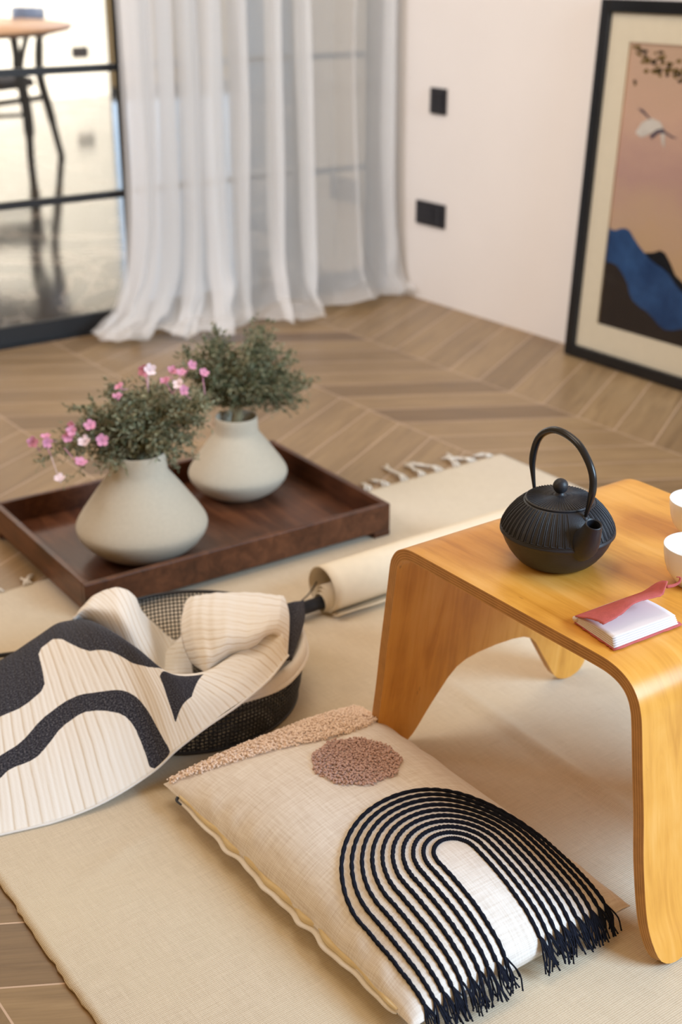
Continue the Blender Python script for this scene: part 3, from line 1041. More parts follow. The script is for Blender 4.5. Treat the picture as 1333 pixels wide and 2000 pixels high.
# ------------------------------------------------------------------ notebook
def build_notebook():
    O = Vector((0.9975, 0.9225, TZ))
    ex = Vector((0.104, -0.003, 0)); ey = Vector((-0.010, -0.071, 0))   # spine direction, towards the open edge
    root = empty('notebook', O, 'small red handmade-paper notebook lying half open on the table', 'notebook')

    def W(u, v, z): return O + ex * u + ey * v + Vector((0, 0, z))
    rn = random.Random(5)

    def sheet(name, u0, u1, vlen, zf, m, th, rag=0.0, parent=root, n=26, w=14):
        V = []
        for i in range(w + 1):
            row = []
            for j in range(n + 1):
                u = u0 + (u1 - u0) * i / w; v = vlen * j / n
                e = rn.uniform(-rag, rag)
                uu = u + (e if i in (0, w) else 0)
                vv = v + (e * 1.4 if j == n else 0)
                row.append(W(uu, vv, zf(u, v)))
            V.append(row)
        o = MB().grid(V).build(name, m, parent)
        solidify(o, th, 0)
        return o
    sheet('back_cover', -0.01, 1.03, 1.03, lambda u, v: 0.0010, M['redpaper'], 0.0010, 0.010)
    # four thin gatherings fanning towards the open edge
    for k in range(5):
        a = 0.0022 + 0.0011 * k
        lift = 0.0013 * k

        def zf(u, v, a=a, lift=lift): return a + lift * math.sin(min(1, v * 1.15) * math.pi * 0.62) * (1.0 - 0.25 * u)
        sheet('pages', 0.004 + .003 * k, 0.985 - .002 * k, 0.985 - 0.018 * k, zf, M['paper'], 0.0012)

    def cov(u, v):
        return 0.0085 + 0.030 * math.sin(min(v, .75) * math.pi * 0.60) * (0.75 + 0.25 * math.cos(2.5 * (u - .5)))
    # front cover lifts and curls back
    V = []
    w, n = 30, 20
    for i in range(w + 1):
        row = []
        for j in range(n + 1):
            u = -0.01 + 1.05 * i / w; f = j / n
            vmax = 0.70 + 0.03 * math.sin(u * 9) - (0.10 * max(0, (u - .85)) / .15)
            v = vmax * f + (rn.uniform(-.008, .008) if j == n else 0)
            z = 0.0095 + 0.024 * math.sin(f * math.pi * 0.5) ** 1.2 * (0.55 + 0.45 * min(1, u * 2.2))
            if u > 0.9: z += 0.06 * (u - 0.9) * f
            row.append(W(u + (rn.uniform(-.006, .006) if i in (0, w) else 0), v, z))
        V.append(row)
    o = MB().grid(V).build('front_cover', M['redpaper'], root)
    solidify(o, 0.0009, 0)
    # curled torn tip
    tp = MB()
    base = W(1.04, .55, .034)
    path = [base, base + Vector((.008, -.004, .001)), base + Vector((.015, -.006, .004)), base + Vector((.017, -.005, .009)), base + Vector((.013, -.003, .010))]
    tp.tube(smooth_path(path, 12), [0.0022 - .0001 * i for i in range(13)], 6, flat=0.4)
    tp.build('torn_tip', M['redpaper'], root)
    sp = MB()
    sp.tube([W(-.01, 0, .0055), W(.5, -.01, .0055), W(1.03, 0, .0055)], 0.0036, 10, flat=0.9)
    sp.build('spine', M['paper'], root)


build_notebook()

# ------------------------------------------------------------------ walnut tray
def build_tray():
    c = Vector((1.148, 2.098, 0.0))
    root = empty('wooden_tray', c, 'dark walnut rectangular tray on low feet holding two vases', 'tray')
    root.rotation_euler = (0, 0, math.radians(-1.6))
    hx, hy, t, H = 0.325, 0.222, 0.013, 0.072

    def part(name, mb, bv=0.002):
        # local build: shift by c so that the child sits in the tray's frame
        mb.v = [(v[0] + c.x, v[1] + c.y, v[2]) for v in mb.v]
        o = mb.build(name, M['walnut'], root, False)
        if bv: bevel(o, bv)
        return o
    z0 = 0.0165
    rz = 0.0045
    part('tray_floor', MB().box(-hx + t, hx - t, -hy + t, hy - t, 0.0165, 0.0245), 0)
    part('side_rail', MB().box(-hx, hx, -hy, -hy + t, z0, H))
    part('side_rail', MB().box(-hx, hx, hy - t, hy, z0, H))
    part('end_rail', MB().box(-hx, -hx + t, -hy + t, hy - t, z0, H))
    part('end_rail', MB().box(hx - t, hx, -hy + t, hy - t, z0, H))
    for sx in (-1, 1):
        for sy in (-1, 1):
            a0, a1 = sorted((sx * hx, sx * (hx - 0.037))); b0, b1 = sorted((sy * hy, sy * (hy - 0.028)))
            part('foot', MB().box(a0, a1, b0, b1, rz if (sy < 0 or True) else 0, z0), 0.0012)


build_tray()
TF = 0.0245

# ------------------------------------------------------------------ vases and their dried bouquets
def build_vase(loc, k, label):
    root = empty('vase', loc, label, 'vase', 'pale stoneware vases on the tray')
    prof = [(0.0, 0.0), (0.050, 0.0), (0.054, 0.0015), (0.066, 0.0075), (0.081, 0.017), (0.093, 0.028), (0.1015, 0.040), (0.1040, 0.0465), (0.1048, 0.0515), (0.1040, 0.0560), (0.1005, 0.0635), (0.092, 0.077),
            (0.080, 0.094), (0.068, 0.111), (0.057, 0.126), (0.0495, 0.1355), (0.0465, 0.1400), (0.0452, 0.146), (0.0445, 0.160), (0.0440, 0.1725), (0.0432, 0.1745), (0.0415, 0.1740), (0.0405, 0.165), (0.040, 0.13), (0.02, 0.12), (0.0, 0.12)]
    MB().lathe([(r * k, z * k) for r, z in prof], loc, 80).build('vessel', M['ceramic'], root)
    return root


VB = Vector((1.0105, 2.040, TF)); VS = Vector((1.3105, 2.185, TF))
build_vase(VB, 1.175, 'larger pale stoneware vase with pink flowers, front left on the tray')
build_vase(VS, 0.985, 'smaller pale stoneware vase with bare green sprigs, at the tray back')

RT = Vector((0.811, -0.585, 0.0)); UPV = Vector((0.252, 0.349, 0.903)); FW = Vector((0.538, 0.745, -0.394))


def bouquet(name, label, root_at, targets, flowers, leafm, seed, leaf_n, neck_r):
    rn = random.Random(seed)
    root = empty(name, root_at, label, 'plant', 'dried bouquets in the vases')
    stems = MB(); fol = MB()
    tips = []

    def leaf(p, dr, L, w):
        dr = dr.normalized()
        s = dr.orthogonal().normalized()
        an = rn.uniform(0, 6.28)
        s = (s * math.cos(an) + dr.cross(s) * math.sin(an)).normalized()
        nn = dr.cross(s) * (L * 0.18)
        fol.add([p, p + dr * L * .45 + s * w + nn, p + dr * L, p + dr * L * .45 - s * w + nn, p + dr * L * .5 - nn * .6],
                [(0, 1, 4), (1, 2, 4), (2, 3, 4), (3, 0, 4)], rn.choice((0, 0, 1)))
    for (r, u, d, big) in targets:
        a = root_at + Vector((rn.uniform(-.5, .5) * neck_r, rn.uniform(-.5, .5) * neck_r, -0.05))
        tgt = root_at + RT * r + UPV * u + FW * d
        mid = a.lerp(tgt, .45) + Vector((0, 0, 0.035 + 0.15 * abs(r)))
        lip = root_at + (tgt - root_at) * 0.10 + Vector((0, 0, 0.012))
        if (Vector((lip.x - root_at.x, lip.y - root_at.y, 0))).length > neck_r * .8:
            q = Vector((lip.x - root_at.x, lip.y - root_at.y, 0)).normalized() * neck_r * .8
            lip = root_at + q + Vector((0, 0, .012))
        main = smooth_path([a, lip, mid, tgt], 18)
        stems.tube(main, [0.0016 - 0.0011 * i / 18 for i in range(19)], 5)
        for i in range(7, 19):
            p = main[i]
            for q in range(big):
                dr = (main[min(i + 1, 18)] - main[i - 1]).normalized() + Vector((rn.uniform(-1, 1), rn.uniform(-1, 1), rn.uniform(-.95, .8))) * 0.95
                L = rn.uniform(.018, .042)
                e = p + dr.normalized() * L
                m_ = p.lerp(e, .5) + Vector((rn.uniform(-.005, .005), rn.uniform(-.005, .005), .003))
                tw = smooth_path([p, m_, e], 5)
                stems.tube(tw, 0.0005, 3, caps=False)
                for s in range(leaf_n):
                    f = rn.random()
                    pt = catmull([p, m_, e], f)
                    leaf(pt, dr.normalized() * .6 + Vector((rn.uniform(-1, 1), rn.uniform(-1, 1), rn.uniform(-1, 1))) * .8, rn.uniform(.007, .014), rn.uniform(.0011, .0021))
                tips.append(e)
    stems.build('stem', M['stem'], root)
    fol.build('foliage', [M['leaf'], M['leaf_dark']] if leafm == 0 else [M['leaf_dark'], M['leaf']], root)
    for (r, u, d, col) in flowers:
        c = root_at + RT * r + UPV * u + FW * d
        t = min(tips, key=lambda q: (q - c).length)
        fb = MB()
        sz = rn.uniform(.0085, .0115)
        ax = (-FW + Vector((rn.uniform(-.7, .7), rn.uniform(-.7, .7), rn.uniform(-.2, .9)))).normalized()
        s = ax.orthogonal().normalized(); w = ax.cross(s)
        for k in range(5):
            an = k * 1.2566 + rn.uniform(-.15, .15)
            dr = s * math.cos(an) + w * math.sin(an)
            sd = ax.cross(dr)
            cup_ = rn.uniform(.2, .6)
            P = []
            for i, (l, wd) in enumerate(((0.05, .12), (.35, .34), (.7, .46), (.95, .30), (1.03, .06))):
                cen = c + dr * sz * l + ax * sz * cup_ * l * l
                P.append([cen - sd * sz * wd + ax * sz * .10, cen - sd * sz * wd * .3, cen + sd * sz * wd * .3, cen + sd * sz * wd + ax * sz * .10])
            fb.grid(P)
        fb.tube([c, c - ax * sz * .8], [sz * .18, sz * .10], 6)
        fb.tube([c - ax * sz * .7, t], [0.0006, 0.0006], 4)
        fl = fb.build('flower', M['pink'] if col == 0 else M['palepink'], root)
        solidify(fl, 0.0004, 0)
        if col: fl['label'] = 'pale pink flower'
        else: fl['label'] = 'bright pink flower'


def px(x, y, cx, cy, s): return ((x - cx) / s, -(y - cy) / s)


rb = random.Random(8)
nb1 = VB + Vector((0, 0, 0.2040))
tg = []
for (x, y, n, sp, bg) in ((110, 880, 3, 14, 2), (140, 930, 1, 6, 1), (165, 850, 6, 22, 3), (175, 815, 4, 20, 3), (215, 830, 8, 30, 4), (225, 880, 8, 26, 3), (265, 790, 8, 30, 4), (290, 850, 9, 30, 3), (265, 770, 5, 22, 3), (310, 775, 8, 28, 4), (205, 762, 1, 6, 1),
                      (350, 800, 9, 28, 4), (300, 745, 3, 14, 2), (345, 745, 3, 16, 2), (380, 770, 5, 20, 3), (395, 820, 4, 20, 2), (405, 790, 2, 10, 2), (330, 890, 3, 14, 1), (250, 925, 2, 12, 1), (340, 850, 6, 26, 3)):
    for k in range(n):
        r, u = px(x + rb.uniform(-sp, sp), y + 20 + rb.uniform(-sp, sp), 273, 893, 1085)
        tg.append((r, u, rb.uniform(-.07, .06), bg))
fl = []
for (x, y, c) in ((78, 878, 0), (106, 870, 0), (110, 880, 0), (182, 878, 1), (217, 876, 0), (178, 920, 0), (298, 737, 0), (310, 738, 1), (352, 737, 0), (372, 742, 0), (340, 758, 0), (369, 766, 1), (378, 778, 0), (392, 728, 0), (416, 742, 0), (132, 952, 1),
                  (192, 846, 0), (160, 858, 0), (150, 870, 0), (255, 772, 0), (248, 790, 0), (155, 845, 0)):
    r, u = px(x, y, 273, 893, 1110)
    fl.append((r, u, rb.uniform(-.10, -.065), c))
bouquet('flower_bouquet', 'grey-green sprigs with small pink flowers in the larger vase', nb1, tg, fl, 0, 3, 4, 0.047)
nb2 = VS + Vector((0, 0, 0.1710))
tg = []
for (x, y, n, sp, bg) in ((400, 715, 6, 22, 3), (430, 700, 6, 22, 3), (400, 760, 6, 26, 3), (450, 740, 8, 28, 4), (490, 725, 8, 26, 4), (505, 680, 4, 16, 3), (440, 680, 2, 12, 2), (520, 700, 4, 18, 3), (530, 740, 7, 24, 4), (555, 760, 6, 22, 3), (585, 765, 4, 12, 2), (560, 730, 4, 14, 2),
                      (585, 800, 2, 10, 2), (555, 795, 4, 18, 2), (430, 790, 5, 24, 2), (480, 780, 7, 26, 3), (395, 800, 2, 14, 2), (515, 770, 6, 22, 3)):
    for k in range(n):
        r, u = px(x + rb.uniform(-sp, sp), y + rb.uniform(-sp, sp), 468, 832, 950)
        tg.append((r, u, rb.uniform(-.06, .07), bg))
bouquet('leafy_bouquet', 'dark green feathery sprigs without flowers in the smaller vase', nb2, tg, [], 1, 9, 5, 0.038)

# ------------------------------------------------------------------ cushion
QX0, QX1, QY0, QY1 = 0.672, 1.002, 0.803, 1.345
QCX, QCY = (QX0 + QX1) / 2, (QY0 + QY1) / 2
QHX, QHY = (QX1 - QX0) / 2, (QY1 - QY0) / 2
QSEAM = 0.032


def q_edge(u, v):
    """position of the cushion outline: straight sides drawn in a little between the pointed corners"""
    x = QCX + QHX * u * (1 - 0.035 * (1 - abs(v) ** 2.5))
    y = QCY + QHY * v * (1 - 0.022 * (1 - abs(u) ** 2.5))
    return x, y


def q_top(u, v):
    b = max(0.0, (1 - abs(u) ** 2.4)) * max(0.0, (1 - abs(v) ** 3.0))
    z = QSEAM + 0.070 * b ** 0.55
    x, y = q_edge(u, v)
    z += 0.0022 * noise.noise(Vector((x * 9, y * 9, 2.0))) * min(1, b * 4)
    z += 0.0016 * math.sin(y * 75 + 3 * math.sin(y * 21)) * math.exp(-((abs(u) - 0.93) / 0.07) ** 2) * (1 if u < 0 else .6)
    return z


def q_xy_top(x, y):
    """height of the cushion top above a point of the plan"""
    u = (x - QCX) / QHX; v = (y - QCY) / QHY
    for _ in range(4):
        ex, ey = q_edge(u, v)
        u += (x - ex) / QHX; v += (y - ey) / QHY
    u = max(-1, min(1, u)); v = max(-1, min(1, v))
    return q_top(u, v)


def build_cushion():
    root = empty('cushion', (QCX, QCY, 0.004), 'linen cushion with tufted dot and navy corded arch, on the rug', 'cushion')
    n, m = 90, 140
    top = []
    for i in range(n + 1):
        a = -1 + 2 * i / n; u = math.copysign(abs(a) ** 0.8, a)
        col = []
        for j in range(m + 1):
            b = -1 + 2 * j / m; v = math.copysign(abs(b) ** 0.8, b)
            x, y = q_edge(u, v)
            col.append((x, y, q_top(u, v)))
        top.append(col)
    mb = MB().grid(top)
    bot = []
    for i in range(n, -1, -1):
        a = -1 + 2 * i / n; u = math.copysign(abs(a) ** 0.8, a)
        col = []
        for j in range(m + 1):
            b = -1 + 2 * j / m; v = math.copysign(abs(b) ** 0.8, b)
            x, y = q_edge(u, v)
            bb = max(0.0, (1 - abs(u) ** 2.2)) * max(0.0, (1 - abs(v) ** 2.2))
            col.append((x, y, max(0.0085, QSEAM - 0.040 * bb ** 0.4)))
        bot.append(col)
    mb.grid(bot)
    o = mb.build('cover', M['linen'], root)
    # gaping side seam: two lips of lining with the zip between
    for (name, dz, out, mat, ph) in (('seam_lip', -0.0020, 0.0085, M['cotton'], 0.0), ('lining', 0.0030, 0.0020, M['lining'], 0.5)):
        P = []
        K = 150
        for k in range(K + 1):
            y = 1.305 - (1.305 - 0.832) * k / K
            f = math.sin(math.pi * k / K) ** 0.35
            x0 = QX0 + 0.006 * (1 - abs((y - QCY) / QHY) ** 2.5)
            wv = math.sin(y * 82 + 1.5 * math.sin(y * 31)) + 0.5 * math.sin(y * 151)
            x = x0 - out * f - 0.0018 * wv * f
            z = QSEAM + dz - 0.0035 * f + 0.0014 * math.sin(y * 82 + 2.0 + ph) * f
            th = 0.0016 if name == 'seam_lip' else 0.0042 * f + .0005
            inn = x0 + 0.008
            P.append([(inn, y, z + th), (x + .002, y, z + th), (x, y, z + th * .5), (x, y, z - th * .5), (x + .002, y, z - th), (inn, y, z - th)])
        MB().grid(P).build(name, mat, root)
    zp = smooth_path([(QX0 + .001, 1.306, QSEAM + .001), (QX0 - .003, 1.302, QSEAM - .001), (QX0 - .002, 1.292, QSEAM - .002)], 8)
    MB().tube(zp, 0.0022, 8, flat=.5).build('zip_pull', M['iron'], root)

    # corded arch
    AX, AY = 0.836, 0.926
    rn = random.Random(3)
    ends = []
    yb = 0.8145
    for k in range(10):
        r = 0.0265 + 0.01215 * k
        AX = 0.836 + 0.005 * (1 - k / 9)
        AY = 0.926 + 0.009 * (1 - k / 9)
        pts = []
        nst = 40
        for i in range(nst): pts.append((AX - r, yb + (AY - yb) * i / nst))
        na = 90
        for i in range(na + 1):
            a = math.pi - math.pi * i / na
            pts.append((AX + r * math.cos(a), AY + r * math.sin(a)))
        for i in range(nst - 1, -1, -1): pts.append((AX + r, yb + (AY - yb) * i / nst))
        P = []
        for i, (x, y) in enumerate(pts):
            # legs splay a little to follow the edge of the cover
            lean = max(0, (AY - y) / (AY - yb))
            x += -0.004 * lean
            jx = 0.0005 * noise.noise(Vector((x * 130, y * 130, k)))
            x = min(max(x + jx, QX0 + .010), QX1 - .010)
            P.append(Vector((x, y, q_xy_top(x, y) + 0.0013)))
        rad = [0.00255 + 0.0004 * math.sin(i * 2.1) + rn.uniform(-.00015, .00015) for i in range(len(P))]
        MB().tube(P, rad, 8).build('cord', M['cord'], root)
        ends += [P[0], P[-1]]
    # unravelled ends
    for e in ends:
        tb = MB()
        for s in range(11):
            ang = rn.uniform(-.8, .8)
            L = rn.uniform(.016, .034)
            d = Vector((math.sin(ang) * .75, -1, 0)).normalized()
            p0 = e + Vector((rn.uniform(-.0012, .0012), 0, rn.uniform(-.0005, .0008)))
            p1 = p0 + d * .006 + Vector((0, 0, -.004))
            p2 = p0 + d * (.006 + L * .35) + Vector((rn.uniform(-.003, .003), 0, -.004 - L * .45))
            p3 = p0 + d * (.006 + L * .6) + Vector((rn.uniform(-.004, .004), 0, -.005 - L * .9))
            p3.z = max(p3.z, 0.007); p2.z = max(p2.z, 0.009)
            tb.tube(smooth_path([p0, p1, p2, p3], 9), 0.00095, 4)
            tb.tube([p3 + Vector((0, 0, .001)), p3, p3 - Vector((0, .0012, .0004))], [.0007, .0014, .0006], 4)
        tb.build('tassel', M['cord'], root)

    # tufted dot and strip: dense loops of yarn
    def tufts(name, inside, x0, x1, y0, y1, mat, step, rs, hgt, seed):
        rt = random.Random(seed)
        tb = MB()
        x = x0
        while x < x1:
            y = y0
            while y < y1:
                px_ = x + rt.uniform(-.5, .5) * step; py_ = y + rt.uniform(-.5, .5) * step
                y += step
                if not inside(px_, py_): continue
                z = q_xy_top(px_, py_)
                c = Vector((px_, py_, z + rt.uniform(.1, .9) * hgt))
                r = rs * rt.uniform(.75, 1.2)
                an = rt.uniform(0, math.pi * 2); el = rt.uniform(-.3, .9)
                ax = Vector((math.cos(an) * math.cos(el), math.sin(an) * math.cos(el), math.sin(el)))
                s = ax.orthogonal().normalized(); w = ax.cross(s)
                l = r * rt.uniform(1.3, 2.0)
                V = [c - ax * l]
                for q in (-.45, .45):
                    for k in range(5):
                        a = 2 * math.pi * k / 5
                        V.append(c + ax * l * q + (s * math.cos(a) + w * math.sin(a)) * r)
                V.append(c + ax * l)
                F = []
                for k in range(5):
                    k2 = (k + 1) % 5
                    F += [(0, 1 + k2, 1 + k), (1 + k, 1 + k2, 6 + k2, 6 + k), (6 + k, 6 + k2, 11)]
                tb.add(V, F)
            x += step
        return tb.build(name, mat, root)
    tufts('tufted_dot', lambda x, y: math.hypot(x - 0.858, y - 1.155) < 0.0585 + 0.002 * math.sin(9 * math.atan2(y - 1.155, x - .858)), 0.795, 0.92, 1.09, 1.22, M['mauve'], 0.0024, 0.0013, 0.0055, 1)
    low = [(0.676, 1.331), (0.70, 1.309), (0.73, 1.286), (0.77, 1.262), (0.82, 1.238), (0.86, 1.224), (0.90, 1.222), (0.94, 1.235), (0.97, 1.255), (0.994, 1.285)]

    def in_strip(x, y):
        if x < low[0][0] or x > low[-1][0]: return False
        for (a, b), (c, d) in zip(low, low[1:]):
            if a <= x <= c:
                return y > b + (d - b) * (x - a) / (c - a) and y < QY1 - 0.003
        return False
    tufts('tufted_strip', in_strip, 0.674, 0.996, 1.215, 1.345, M['peach'], 0.0024, 0.0013, 0.0080, 2)


build_cushion()

# ------------------------------------------------------------------ black wire mesh basket
BC = Vector((0.838, 1.567, 0.0045)); BRB, BRT, BH = 0.168, 0.177, 0.0915


def build_basket():
    root = empty('wire_basket', BC, 'round black wire mesh basket under the patterned throw', 'basket')

    def ring(r, z, t, n=90, mb=None, seg=6):
        mb = mb or MB()
        b = len(mb.v)
        mb.tube([BC + Vector((r * math.cos(2 * math.pi * i / n), r * math.sin(2 * math.pi * i / n), z)) for i in range(n + 1)], t, seg, caps=False)
        return mb
    ring(BRT, BH, 0.0030, seg=8).build('rim', M['wire'], root)
    ring(BRB, 0.004, 0.0030, seg=8).build('base_ring', M['wire'], root)
    side = MB()

    def rad(f): return BRB + (BRT - BRB) * f + 0.004 * math.sin(math.pi * f)
    nv = 170
    for k in range(nv):
        a = 2 * math.pi * k / nv
        side.tube([BC + Vector((rad(f) * math.cos(a), rad(f) * math.sin(a), .004 + (BH - .004) * f)) for f in (0, .33, .66, 1)], 0.00105, 4, caps=False)
    for j in range(1, 13):
        f = j / 13
        ring(rad(f), .004 + (BH - .004) * f, 0.00105, 90, side, 4)
    side.build('mesh_side', M['wire'], root)
    base = MB()
    st = 0.0072
    k = -BRB + st
    while k < BRB:
        l = math.sqrt(BRB ** 2 - k ** 2)
        base.tube([BC + Vector((k, -l, .0030)), BC + Vector((k, l, .0030))], 0.0008, 4, caps=False)
        base.tube([BC + Vector((-l, k, .0038)), BC + Vector((l, k, .0038))], 0.0008, 4, caps=False)
        k += st
    base.build('mesh_base', M['wire'], root)


build_basket()


def build_liner():
    """white cotton cloth folded over the near right part of the rim"""
    P = []
    a0, a1 = math.radians(-98), math.radians(8)
    n = 60
    hem = []
    for i in range(n + 1):
        f = i / n; a = a0 + (a1 - a0) * f
        d = Vector((math.cos(a), math.sin(a), 0))
        w = 0.002 * math.sin(a * 9)
        drop = 0.010 * math.sin(math.pi * f) + w
        zt = BH + 0.0075 - 0.003 * f
        col = [(0.120, 0.050 + .01 * math.sin(a * 5)), (0.150, 0.060), (0.164, 0.078), (0.171, 0.093), (BRT, zt), (BRT + .0060, zt - .004), (BRT + .0072, zt - .010 - drop * .4), (BRT + 0.0068, zt - 0.014 - drop * .6)]
        P.append([BC + d * r + Vector((0, 0, z)) for r, z in col])
        hem.append(P[-1][-1] + d * 0.0005)
    root = empty('cotton_cloth', BC + Vector((.12, -.1, BH)), 'plain white cotton cloth tucked over the right rim of the basket', 'cloth')
    o = MB().grid(P).build('cloth', M['cotton'], root)
    solidify(o, 0.0018, 0)
    MB().tube(hem, 0.0038, 10).build('rolled_hem', M['cotton'], root)


build_liner()

# ------------------------------------------------------------------ patterned throw
BLANKET_FRONT = [[(0.412, 1.415, 0.006), (0.439, 1.479, 0.034), (0.466, 1.543, 0.056), (0.493, 1.608, 0.073), (0.52, 1.672, 0.085), (0.532, 1.7, 0.063)], [(0.46, 1.404, 0.006), (0.491, 1.472, 0.042), (0.521, 1.54, 0.068), (0.552, 1.609, 0.089), (0.583, 1.677, 0.1), (0.595, 1.705, 0.078)], [(0.532, 1.387, 0.008), (0.558, 1.46, 0.053), (0.584, 1.534, 0.084), (0.61, 1.607, 0.106), (0.636, 1.68, 0.115), (0.648, 1.708, 0.093)], [(0.601, 1.38, 0.015), (0.623, 1.456, 0.071), (0.644, 1.532, 0.106), (0.665, 1.609, 0.127), (0.687, 1.685, 0.128), (0.699, 1.713, 0.106)], [(0.674, 1.383, 0.03), (0.686, 1.45, 0.095), (0.698, 1.516, 0.131), (0.71, 1.583, 0.148), (0.722, 1.649, 0.135), (0.734, 1.677, 0.113)], [(0.708, 1.369, 0.062), (0.714, 1.414, 0.113), (0.72, 1.46, 0.14), (0.726, 1.506, 0.151), (0.732, 1.551, 0.138), (0.744, 1.579, 0.116)], [(0.746, 1.355, 0.09), (0.744, 1.379, 0.117), (0.741, 1.403, 0.132), (0.738, 1.427, 0.141), (0.736, 1.451, 0.138), (0.748, 1.479, 0.116)], [(0.801, 1.35, 0.112), (0.796, 1.366, 0.127), (0.791, 1.383, 0.135), (0.786, 1.399, 0.14), (0.781, 1.415, 0.138), (0.793, 1.443, 0.116)], [(0.859, 1.367, 0.122), (0.856, 1.382, 0.134), (0.853, 1.397, 0.142), (0.851, 1.411, 0.146), (0.848, 1.426, 0.145), (0.86, 1.454, 0.123)], [(0.916, 1.403, 0.126), (0.918, 1.412, 0.137), (0.921, 1.421, 0.145), (0.923, 1.431, 0.15), (0.925, 1.44, 0.152), (0.937, 1.468, 0.13)]]
BLANKET_MOTIFS = {'P1': [(0.005, 0.481), (0.114, 0.469), (0.177, 0.462), (0.241, 0.488), (0.241, 0.581), (0.236, 0.7), (0.305, 0.7), (0.377, 0.519), (0.409, 0.494), (0.468, 0.431), (0.5, 0.4), (0.573, 0.425), (0.641, 0.588), (0.66, 1.1), (-0.1, 1.1)], 'P2': [(0.005, 0.256), (0.114, 0.294), (0.164, 0.312), (0.218, 0.369), (0.277, 0.381), (0.332, 0.362), (0.382, 0.319), (0.436, 0.269), (0.468, 0.225), (0.491, 0.162), (0.509, 0.088), (0.532, 0.006), (0.509, 0.0), (0.445, 0.0), (0.441, 0.075), (0.432, 0.144), (0.414, 0.194), (0.364, 0.262), (0.323, 0.294), (0.264, 0.294), (0.227, 0.256), (0.195, 0.225), (0.136, 0.225), (0.114, 0.2), (0.005, 0.138)], 'P3': [(0.586, 0.381), (0.664, 0.65), (0.764, 0.675), (0.673, 0.275), (0.577, 0.094), (0.577, 0.212)]}
BLANKET_B = [[(0.717, 1.716, 0.1), (0.706, 1.683, 0.13), (0.725, 1.731, 0.1)], [(0.735, 1.686, 0.1), (0.722, 1.674, 0.145), (0.744, 1.708, 0.14)], [(0.744, 1.639, 0.1), (0.743, 1.646, 0.15), (0.771, 1.706, 0.15)], [(0.748, 1.587, 0.1), (0.758, 1.615, 0.15), (0.794, 1.695, 0.152)], [(0.76, 1.553, 0.09), (0.773, 1.6, 0.13), (0.811, 1.68, 0.14)], [(0.77, 1.533, 0.08), (0.795, 1.592, 0.1), (0.819, 1.669, 0.11)], [(0.785, 1.53, 0.07), (0.824, 1.61, 0.06), (0.858, 1.684, 0.06)], [(0.806, 1.536, 0.06), (0.841, 1.6, 0.05), (0.876, 1.67, 0.04)]]
BLANKET_D = [[(0.776, 1.603, 0.07), (0.797, 1.619, 0.06), (0.861, 1.653, 0.045)], [(0.769, 1.53, 0.08), (0.808, 1.591, 0.065), (0.891, 1.678, 0.045)], [(0.804, 1.486, 0.08), (0.844, 1.564, 0.07), (0.89, 1.644, 0.06)]]
BLANKET_C = [[(0.797, 1.444, 0.118), (0.795, 1.478, 0.12), (0.805, 1.518, 0.13), (0.826, 1.559, 0.14), (0.862, 1.61, 0.14), (0.898, 1.659, 0.12)], [(0.797, 1.429, 0.125), (0.793, 1.438, 0.145), (0.812, 1.485, 0.155), (0.843, 1.541, 0.16), (0.883, 1.603, 0.15), (0.914, 1.654, 0.12)], [(0.819, 1.431, 0.13), (0.809, 1.422, 0.155), (0.824, 1.453, 0.17), (0.86, 1.515, 0.17), (0.904, 1.582, 0.155), (0.936, 1.638, 0.12)], [(0.842, 1.426, 0.14), (0.834, 1.417, 0.16), (0.847, 1.434, 0.175), (0.886, 1.496, 0.17), (0.934, 1.565, 0.155), (0.964, 1.618, 0.12)], [(0.867, 1.415, 0.15), (0.863, 1.407, 0.165), (0.876, 1.422, 0.175), (0.914, 1.476, 0.17), (0.966, 1.55, 0.15), (0.99, 1.592, 0.12)], [(0.905, 1.43, 0.15), (0.902, 1.419, 0.16), (0.918, 1.435, 0.165), (0.95, 1.478, 0.16), (0.984, 1.53, 0.15), (1.008, 1.575, 0.12)], [(0.923, 1.414, 0.118), (0.937, 1.432, 0.13), (0.955, 1.457, 0.135), (0.977, 1.491, 0.14), (0.994, 1.529, 0.145), (1.011, 1.564, 0.12)]]
BLANKET_E = [[(0.998, 1.545, 0.12), (0.964, 1.48, 0.118), (0.923, 1.418, 0.105)], [(1.01, 1.527, 0.13), (0.983, 1.482, 0.118), (0.928, 1.418, 0.105)], [(1.03, 1.533, 0.125), (1.004, 1.493, 0.113), (0.931, 1.416, 0.105)]]



def in_poly(p, poly):
    x, y = p; c = False
    j = len(poly) - 1
    for i in range(len(poly)):
        xi, yi = poly[i]; xj, yj = poly[j]
        if (yi > y) != (yj > y) and x < (xj - xi) * (y - yi) / (yj - yi) + xi: c = not c
        j = i
    return c


def sd_poly(p, poly):
    x, y = p; best = 1e9
    n = len(poly)
    for i in range(n):
        ax, ay = poly[i]; bx, by = poly[(i + 1) % n]
        dx, dy = bx - ax, by - ay
        l = dx * dx + dy * dy
        t = 0 if l == 0 else max(0, min(1, ((x - ax) * dx + (y - ay) * dy) / l))
        best = min(best, math.hypot(x - ax - dx * t, y - ay - dy * t))
    return best if in_poly(p, poly) else -best


def round_poly(poly, it=1):
    for _ in range(it):
        q = []
        for i in range(len(poly)):
            a = poly[i]; b = poly[(i + 1) % len(poly)]
            q.append((a[0] * .8 + b[0] * .2, a[1] * .8 + b[1] * .2)); q.append((a[0] * .2 + b[0] * .8, a[1] * .2 + b[1] * .8))
        poly = q
    return poly


